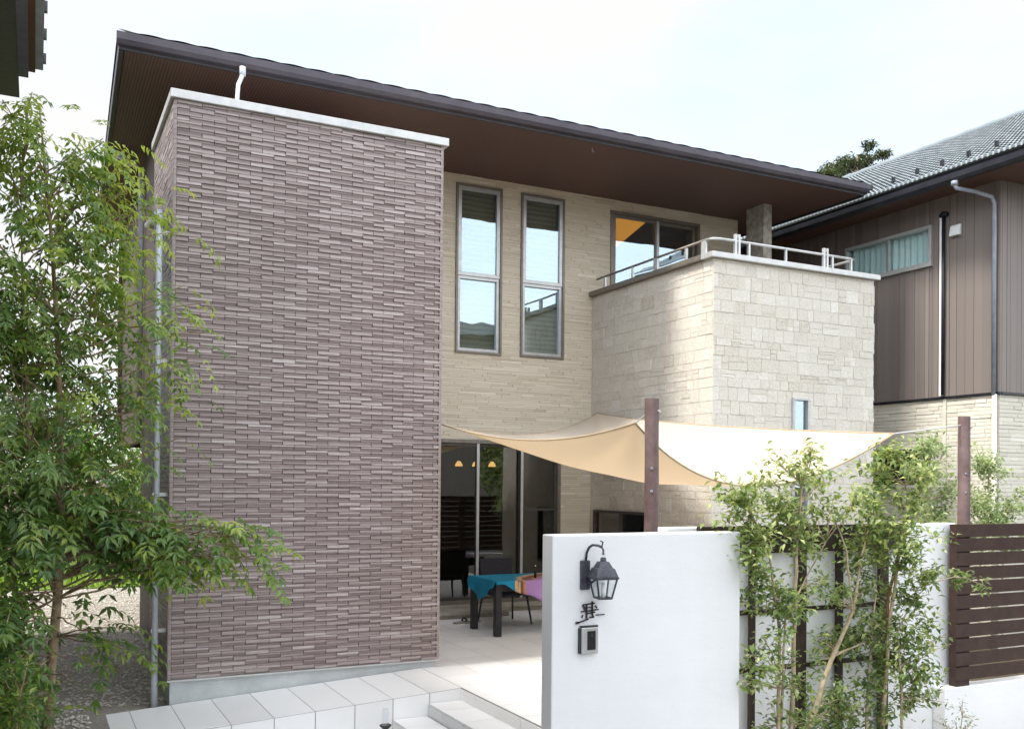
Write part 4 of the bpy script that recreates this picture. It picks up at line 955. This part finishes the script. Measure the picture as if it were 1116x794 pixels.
# --- big tree on the left with pinnate leaves
rg = random.Random(42)
tl = thing('ash_tree', 'tall tree with fine compound leaves in the gravel left of the tiled wing', 'tree', (.12, 8.95, GRZ))
trunk = MB()
tp = [Vector(p) for p in ((.12, 8.95, GRZ - .05), (.14, 8.9, -1.6), (.19, 8.8, -.9), (.20, 8.7, -.2), (.18, 8.62, .6), (.14, 8.55, 1.4), (.08, 8.5, 2.2), (.0, 8.5, 3.0))]
trunk.tube(tp, [.05, .042, .036, .030, .024, .018, .012, .006], 9)
tp2 = [Vector(p) for p in ((.185, 8.82, -1.0), (.06, 8.8, -.6), (-.02, 8.75, -.1), (-.06, 8.7, .6), (-.1, 8.6, 1.4), (-.12, 8.5, 2.2))]
trunk.tube(tp2, [.026, .022, .019, .015, .011, .005], 8)
tp3 = [Vector(p) for p in ((.13, 8.97, GRZ - .05), (.02, 8.9, -1.7), (-.12, 8.8, -1.2), (-.16, 8.75, -.6))]
trunk.tube(tp3, [.03, .022, .016, .008], 8)
crown = MB()
def sky_tone(h): return .30 + .09 * h
ends = []
# target ends of the limbs: (x, y, z) spread through the crown
for k in range(128):
    z = rg.uniform(-1.3, 3.0)
    if z > 1.9: wd = .30 + .55 * (3.2 - z) / 1.3
    elif z > .2: wd = .98
    else: wd = .80 - .12 * (abs(z) > .9)
    a = rg.random() * 6.283; rr = wd * math.sqrt(rg.uniform(.08, 1))
    x = .12 + rr * math.cos(a); y = 8.55 + rr * .8 * math.sin(a)
    if x > 1.05 and y > 9.0: continue
    if -.95 < z < -.35 and .35 < x < .9: continue
    if z < -.95 and x > .3: 
        if rg.random() < .8: continue
    ends.append((x, y, z, .26))
ends += [(1.20, 8.1, 1.35, .22), (1.12, 8.2, 1.0, .25), (1.08, 8.2, 1.6, .22), (1.0, 8.3, 2.05, .2), (.85, 8.4, 2.3, .2), (.72, 8.4, 2.6, .18), (1.0, 8.2, .7, .2), (1.05, 8.1, .35, .14), (-.05, 8.4, 3.05, .12), (-.03, 8.45, 2.85, .15)]
for k in range(26): 
    ends.append((rg.uniform(-.45, .35), rg.uniform(7.7, 9.0), rg.uniform(-.5, 2.3), .25))
for k in range(7): ends.append((rg.uniform(.55, 1.05), rg.uniform(8.0, 8.6), rg.uniform(-.55, -.1), .18))
lowr = [(1.15, 8.0, -.32), (1.3, 7.95, -.40), (1.45, 7.9, -.42), (1.55, 7.9, -.5), (1.2, 8.0, -.48), (1.38, 7.95, -.3), (1.0, 8.1, -.3), (.85, 8.1, -.35), (1.62, 7.9, -.36), (1.72, 7.9, -.5), (1.68, 7.9, -.6), (1.5, 7.95, -.62), (1.3, 7.95, -.6), (1.6, 7.9, -.45)]
for p in lowr: ends.append((*p, .15)); ends.append((p[0] - .03, p[1] + .05, p[2] - .04, .17))
for p in ((.35, 8.3, -1.2), (.5, 8.3, -1.3), (.62, 8.3, -1.35), (.25, 8.5, -1.45), (.12, 8.4, -1.5), (.3, 8.2, -1.6), (-.1, 8.3, -1.35), (-.2, 8.2, -1.2), (-.25, 8.2, -1.6), (.75, 8.5, -1.45), (.1, 8.2, -1.75), (-.2, 8.0, -1.85)): ends.append((*p, .18))
for k in range(16): ends.append((rg.uniform(-.30, -.02), rg.uniform(7.7, 8.5), rg.uniform(-1.95, -.5), .18))
ends += [(1.3, 8.0, 1.2, .16), (1.22, 8.05, 1.45, .16), (1.2, 8.0, .95, .15)]
for (x, y, z, rad) in ends:
    e = Vector((x, y, z)); best = None
    src = rg.choice((tp, tp, tp2)) if z > -.6 else rg.choice((tp, tp3))
    zz = z - rg.uniform(.25, .7) if z > 0 else (z - rg.uniform(.05, .55) if z > -1.0 else z + rg.uniform(-.1, .1))
    cand = min((along(src, t_ / 30) for t_ in range(31)), key=lambda q: abs(q.z - zz))
    bp_ = branch_path(cand, e, rg, 6, .10, .05); l_ = (e - cand).length
    trunk.tube(bp_, [max(.0025, .004 + .006 * min(1, l_) * (1 - k / 6)) for k in range(7)], 5, cap=False)
    nl = int((9 + 27 * rad) * (.50 if (z < -.1 and x > .8) else .74))
    for k in range(nl):
        t_ = rg.uniform(.35, 1.0); c_ = along(bp_, t_)
        off = Vector((rg.gauss(0, .5), rg.gauss(0, .5), rg.gauss(0, .42))) * rad
        pos = c_ + off * (.4 + .6 * t_)
        od = Vector((pos.x - .1, pos.y - 8.6, 0)); od = od.normalized() if od.length > .05 else Vector((1, 0, 0))
        d = (od * .7 + Vector((rg.uniform(-.8, .8), rg.uniform(-.8, .8), rg.uniform(-.5, .35)))).normalized()
        if pos.y > 9.28 and pos.x > 1.0: continue
        if -1.75 < pos.z < -.62 and abs(pos.x - .17) < .15: continue
        if -1.75 < pos.z < -.75 and pos.x > .3 and rg.random() < .45: continue
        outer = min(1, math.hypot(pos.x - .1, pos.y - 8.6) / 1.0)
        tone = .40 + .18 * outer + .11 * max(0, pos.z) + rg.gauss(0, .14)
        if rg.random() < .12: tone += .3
        big = 1.12 if z > -.1 else 1.42
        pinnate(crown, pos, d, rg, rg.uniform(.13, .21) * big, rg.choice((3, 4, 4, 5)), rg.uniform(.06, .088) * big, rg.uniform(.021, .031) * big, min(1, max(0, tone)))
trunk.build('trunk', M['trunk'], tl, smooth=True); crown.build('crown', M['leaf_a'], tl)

# --- slender multi-stem trees in front of the trellis
def small_tree(name, lab, grp, stems, clumps, leafm, barkm, seed, ls=(.036, .076), lw=.50, dens=1.45):
    r_ = random.Random(seed); base = stems[0][0][0]
    t = thing(name, lab, 'tree', base, grp); tk = MB(); cr = MB(); paths = []
    for pts, rads in stems:
        pts = [Vector(p) for p in pts]; fine = []
        for i in range(len(pts) - 1):
            for k in range(4): fine.append(pts[i].lerp(pts[i + 1], k / 4) + Vector((r_.uniform(-1, 1), r_.uniform(-1, 1), 0)) * .006)
        fine.append(pts[-1]); n = len(fine)
        tk.tube(fine, [rads[0] + (rads[1] - rads[0]) * k / (n - 1) for k in range(n)], 8); paths.append(fine)
    for (x, y, z, rad, n) in clumps:
        e = Vector((x, y, z))
        cand = min((along(p, t_ / 20) for p in paths for t_ in range(21)), key=lambda q: (q - e).length + .6 * abs((q.z + .18) - e.z))
        subs = 3 + int(rad * 14)
        for sb in range(subs):
            tgt = e + Vector((r_.gauss(0, .55), r_.gauss(0, .55), r_.gauss(0, .55))) * rad
            bp_ = branch_path(cand, tgt, r_, 5, .14, .03)
            tk.tube(bp_, [.0045, .004, .0035, .003, .0025, .0018], 5, cap=False)
            for k in range(int(n * dens / subs)):
                t_ = 1 - .55 * r_.random() ** 1.4; c_ = along(bp_, t_) + Vector((r_.gauss(0, 1), r_.gauss(0, 1), r_.gauss(0, 1))) * rad * .30
                d = Vector((r_.uniform(-1, 1), r_.uniform(-1, 1), r_.uniform(-.75, .45))).normalized()
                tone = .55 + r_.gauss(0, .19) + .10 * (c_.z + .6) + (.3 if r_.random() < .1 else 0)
                L_ = r_.uniform(*ls)
                leaf_oval(cr, c_, d, Vector((r_.uniform(-.6, .6), r_.uniform(-.6, .6), 1)), L_, L_ * lw, min(1, max(0, tone)))
    tk.build('trunk', barkm, t, smooth=True); cr.build('crown', leafm, t)
    return t
PX = lambda x, y, Y=5.1: None
f_, cxp, cyp = 1037.49, 558.0, 518.47
def at(x, y, Y):
    """world point at depth Y seen at photo position (x, y): used once here to read plant positions off the photograph"""
    d = Vector(CR) * (x - cxp) / f_ - Vector(CU) * (y - cyp) / f_ + Vector(CF)
    return d * (Y / d.y)
def cl_(lst, seed):
    r_ = random.Random(seed)
    return [(*at(x, y, Y + r_.uniform(-.14, .14)), rad * .0063, n) for (x, y, Y, rad, n) in lst]
def stem(pts, r0, r1): return ([tuple(at(*p)) for p in pts], (r0, r1))
gz0 = GZ
sA = [stem(((858, 905, 5.1), (862, 790, 5.1), (866, 690, 5.1), (868, 600, 5.1), (874, 530, 5.12), (886, 478, 5.15)), .020, .005),
      stem(((846, 905, 5.05), (848, 790, 5.05), (850, 690, 5.05), (838, 600, 5.02), (812, 545, 5.0)), .016, .004),
      stem(((850, 905, 5.12), (852, 760, 5.12), (856, 670, 5.14), (900, 590, 5.16)), .014, .004)]
cA = [(885, 490, 5.15, 16, 40), (868, 515, 5.1, 26, 120), (830, 505, 5.05, 22, 75), (800, 525, 5.0, 22, 60), (815, 560, 5.05, 30, 230), (850, 560, 5.1, 32, 260), (885, 555, 5.15, 30, 200), (905, 530, 5.2, 24, 110), (830, 590, 5.05, 26, 150),
      (930, 550, 5.2, 20, 110), (800, 550, 5.0, 16, 70), (875, 590, 5.1, 24, 110), (845, 640, 5.0, 22, 100), (870, 655, 5.1, 20, 100), (818, 620, 4.95, 20, 100), (825, 655, 4.95, 22, 100), (850, 680, 5.0, 26, 120), (895, 640, 5.3, 18, 55), (820, 705, 4.95, 18, 55), (840, 735, 5.0, 22, 70), (868, 740, 5.1, 22, 90), (880, 775, 5.1, 24, 90), (835, 780, 5.0, 18, 45), (815, 740, 5.0, 14, 35)]
small_tree('slender_tree', 'slender tree with paired upright pale stems beside the white gate wall', 'small trees before the trellis', sA, cl_(cA, 1), M['leaf_b'], M['trunk_pale'], 1)
sB = [stem(((872, 905, 5.2), (884, 785, 5.2), (905, 720, 5.2), (930, 665, 5.2), (938, 610, 5.22), (950, 560, 5.25)), .024, .005),
      stem(((908, 715, 5.2), (960, 690, 5.22), (1000, 668, 5.2)), .009, .003), stem(((930, 668, 5.2), (922, 600, 5.2), (908, 560, 5.2)), .010, .004)]
cB = [(940, 580, 5.2, 28, 190), (925, 610, 5.2, 20, 90), (960, 560, 5.25, 24, 130), (915, 645, 5.2, 20, 90), (940, 640, 5.2, 22, 110), (920, 690, 5.3, 26, 170), (895, 705, 5.35, 24, 110), (950, 700, 5.25, 24, 130), (900, 755, 5.3, 30, 130), (935, 770, 5.2, 28, 130), (905, 790, 5.2, 24, 110)]
small_tree('slender_tree', 'leaning tree with one slanting pale stem in the middle of the trellis', 'small trees before the trellis', sB, cl_(cB, 2), M['leaf_b'], M['trunk_pale'], 2)
sC = [stem(((960, 905, 5.15), (962, 780, 5.15), (968, 690, 5.15), (980, 600, 5.15), (990, 540, 5.17), (980, 495, 5.2)), .020, .004),
      stem(((945, 905, 5.2), (945, 780, 5.2), (950, 680, 5.2), (955, 640, 5.2)), .015, .005), stem(((985, 905, 5.1), (983, 780, 5.1), (978, 690, 5.1), (1000, 640, 5.08), (1040, 628, 5.05)), .012, .003)]
cC = [(975, 495, 5.2, 24, 150), (950, 510, 5.2, 18, 70), (1000, 510, 5.2, 22, 130), (960, 535, 5.2, 24, 150), (990, 540, 5.2, 22, 110), (975, 580, 5.15, 28, 200), (1005, 575, 5.15, 22, 110), (960, 610, 5.15, 24, 140), (995, 615, 5.1, 22, 110), (1022, 625, 5.05, 20, 110), (1052, 628, 5.0, 18, 75), (985, 650, 5.15, 28, 210), (965, 680, 5.15, 28, 200), (1000, 680, 5.1, 26, 190), (980, 715, 5.1, 30, 240), (1010, 720, 5.05, 22, 120), (955, 740, 5.1, 28, 180), (990, 755, 5.05, 26, 130), (1020, 750, 5.0, 18, 50), (960, 780, 5.1, 24, 110), (1030, 690, 5.05, 12, 25)]
small_tree('slender_tree', 'bushy upright tree beside the slatted fence with a brown stake', 'small trees before the trellis', sC, cl_(cC, 3), M['leaf_b'], M['trunk_pale'], 3)
q = MB(); q.tube([at(955, 905, 5.22), at(968, 650, 5.22), at(990, 560, 5.2)], .012, 8); tag(q.build('support_stake', mat_mottled('stake wood', (.20, .10, .04), (.34, .19, .08), 20, .8)), 'thin brown wooden stake tied to the bushy tree by the fence', 'stake')
# pale shrub behind the fence
sD = [stem(((1005, 640, 7.6), (1010, 560, 7.6), (1015, 490, 7.6)), .014, .005), stem(((1065, 640, 7.6), (1075, 560, 7.6), (1078, 510, 7.6)), .014, .004), stem(((1092, 640, 7.4), (1095, 540, 7.4)), .010, .004)]
cD = [(1018, 480, 7.6, 18, 90), (1062, 490, 7.6, 16, 60), (1035, 530, 7.6, 22, 110), (1088, 505, 7.6, 18, 70), (1010, 490, 7.6, 20, 110), (1020, 515, 7.6, 24, 150), (1005, 545, 7.6, 22, 120), (1070, 510, 7.6, 20, 110), (1080, 535, 7.6, 24, 150), (1060, 550, 7.6, 26, 160), (1030, 555, 7.6, 22, 110), (1095, 555, 7.5, 22, 150), (1075, 570, 7.5, 26, 190), (1112, 545, 7.5, 16, 60), (1015, 575, 7.6, 28, 150), (1050, 580, 7.6, 30, 190), (1100, 580, 7.5, 26, 160)]
small_tree('pale_shrub', 'pale loose shrub behind the slatted fence before the cream wall', 'shrubs', sD, [(x, y, z, r_ * 1.25, n) for x, y, z, r_, n in cl_(cD, 4)], M['leaf_c'], M['trunk_pale'], 4, ls=(.05, .075), dens=2.2)
# low plant at the foot of the low wall
sE = [stem(((1035, 905, 4.95), (1045, 800, 4.95), (1050, 775, 4.95)), .006, .003), stem(((1028, 905, 4.95), (1030, 790, 4.95)), .005, .002)]
cE = [(1048, 775, 4.95, 14, 40), (1030, 785, 4.95, 14, 30), (1062, 785, 4.95, 12, 26), (1045, 795, 4.95, 20, 60)]
small_tree('low_shrub', 'small pale leafed plant at the foot of the low white wall', 'shrubs', sE, cl_(cE, 5), M['leaf_c'], M['trunk_pale'], 5, ls=(.025, .04), lw=.3)
# bright leaved seedling at the lower left
sF = [stem(((15, 830, 7.6), (22, 760, 7.6), (30, 720, 7.6)), .010, .004)]
cF = [(15, 745, 7.6, 20, 60), (40, 735, 7.6, 18, 45), (8, 775, 7.6, 20, 55), (55, 755, 7.6, 16, 30), (28, 765, 7.6, 16, 40)]
small_tree('low_shrub', 'low bright green shrub on the gravel at the lower left corner', 'shrubs', sF, [(x, y, z, r_ * 1.2, n) for x, y, z, r_, n in cl_(cF, 6)], M['leaf_a'], M['trunk'], 6, ls=(.06, .09), lw=.38)

def crown_cloud(bm, c, rx, ry, rz, n, size, r_, base=.4, lw=.6):
    for k in range(n):
        while True:
            p = Vector((r_.uniform(-1, 1), r_.uniform(-1, 1), r_.uniform(-1, 1)))
            if .25 < p.length < 1: break
        lump = .82 + .18 * math.sin(5 * p.x + c[0]) * math.sin(4 * p.y + c[1]) * math.sin(5 * p.z)
        q = Vector((c[0] + p.x * rx * lump, c[1] + p.y * ry * lump, c[2] + p.z * rz * lump))
        d = Vector((r_.uniform(-1, 1), r_.uniform(-1, 1), r_.uniform(-.8, .6))).normalized()
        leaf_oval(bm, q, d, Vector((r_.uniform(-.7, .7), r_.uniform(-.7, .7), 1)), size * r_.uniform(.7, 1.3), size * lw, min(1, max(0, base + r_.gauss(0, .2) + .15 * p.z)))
r_ = random.Random(77)
hd = thing('hedge', 'dark clipped hedge beyond the lawn behind the tall tree', 'hedge', (1, 25, GRZ))
q = MB()
for k in range(12): crown_cloud(q, (-2.2 + k * .55, 25 + r_.uniform(-.2, .2), -1.35 + r_.uniform(-.1, .15)), .55, .5, .78, 900, .10, r_, .3)
q.build('crown', M['leaf_h'], hd)
q = MB()
for k in range(8): q.tube([(-2 + k * .8, 25, GRZ - .05), (-2 + k * .8, 25, -1.4)], .04, 6)
q.build('trunk', M['trunk'], hd)
for (x, y, z, rr, lab) in ((-1.2, 28, .5, 1.7, 'round leafy tree far left beyond the hedge'), (1.4, 29, .2, 1.6, 'leafy tree beyond the hedge nearest the house corner'), (.2, 31, 1.3, 1.8, 'taller leafy tree between its neighbours beyond the hedge')):
    t = thing('garden_tree', lab, 'tree', (x, y, GRZ), 'trees beyond the hedge')
    q = MB(); q.tube([(x, y, GZ), (x + .05, y, z - rr * .3), (x, y, z + rr * .5)], [.12, .08, .03], 8)
    for k in range(7): q.tube([(x, y, z - rr * .3), (x + r_.uniform(-.7, .7) * rr, y + r_.uniform(-.7, .7) * rr, z + r_.uniform(-.3, .7) * rr)], [.04, .01], 5)
    q.build('trunk', M['trunk'], t)
    q = MB()
    for k in range(12): crown_cloud(q, (x + r_.gauss(0, .5) * rr, y + r_.gauss(0, .5) * rr, z + r_.gauss(0, .45) * rr), .48 * rr, .48 * rr, .4 * rr, 420, .15, r_, .42)
    q.build('crown', M['leaf_h'] if x < 1 else M['leaf_a'], t)
# pine behind the roofs
pn = thing('pine_tree', 'distant pine whose flat crown shows between the two roofs', 'tree', (39.4, 38, GZ))
q = MB(); q.tube([(39.2, 38, GZ), (39.3, 38, 10), (39.6, 38, 15), (40.0, 38, 18)], [.4, .3, .18, .06], 8)
q.tube([(39.4, 38, 14), (38, 38, 15.6), (37.2, 38, 16)], [.12, .07, .03], 6); q.tube([(39.6, 38, 15.4), (40.8, 38, 17), (41.8, 38, 18)], [.12, .07, .03], 6); q.build('trunk', M['trunk'], pn)
q = MB()
for (x, z, rx, rz, n) in ((37.6, 16.2, 1.0, .9, 900), (38.6, 17.0, 1.0, .7, 800), (39.7, 17.6, 1.0, .6, 800), (40.9, 18.0, .8, .5, 600), (41.7, 18.35, .6, .25, 300), (40.3, 18.5, .4, .3, 180), (37.0, 15.8, .6, .6, 300), (38.3, 15.4, .9, .7, 500)):
    crown_cloud(q, (x, 38 + r_.uniform(-.6, .6), z), rx, rx, rz, n, .28, r_, .4, .3)
q.build('crown', M['leaf_p'], pn)

# ------------------------------------------------------------------ what stands across the street (it shows in the window reflections)
ah = thing('opposite_house', 'pale house across the street mirrored in the tall windows', 'house', (17, -10, GZ))
q = MB(); q.box(9, 27, -16, -10, GZ, 6.1); q.build('wall', M['cream_grout'], ah)
q = MB(); q.hexa([(8.4, -16.6, 6.1), (27.6, -16.6, 6.1), (27.6, -9.3, 6.1), (8.4, -9.3, 6.1), (9, -13.3, 7.2), (27, -13.3, 7.2), (27, -13.0, 7.2), (9, -13.0, 7.2)]); rr_ = q.build('roof', M['roof'], ah)
q = MB(); q.box(8.4, 27.6, -9.29, -9.2, 6.0, 6.5); q.build('fascia', M['flash'], rr_)
for k in range(5):
    x = 10.5 + k * 3.4
    q = MB(); q.box(x, x + 1.6, -9.99, -9.9, 2.6, 4.2); wv = q.build('window', M['bronze_dark'], ah)
for (x, y, z, rr, lab) in ((11.6, 3.2, .9, 1.5, 'leafy garden tree near the street end of the slatted fence, mirrored in the glass door'), (13.8, 1.5, 1.0, 1.7, 'leafy street tree beyond the slatted fence, mirrored in the glass door')):
    t = thing('street_tree', lab, 'tree', (x, y, GZ), 'trees mirrored in the glass door')
    q = MB(); q.tube([(x, y, GZ - .05), (x, y, z)], [.09, .05], 8); q.build('trunk', M['trunk'], t)
    q = MB()
    for k in range(12): crown_cloud(q, (x + r_.gauss(0, .45) * rr, y + r_.gauss(0, .45) * rr, z + r_.gauss(0, .45) * rr), .5 * rr, .5 * rr, .45 * rr, 300, .14, r_, .5)
    q.build('crown', M['leaf_b'], t)

for ob in bpy.data.objects:
    if '_child' in ob: del ob['_child']
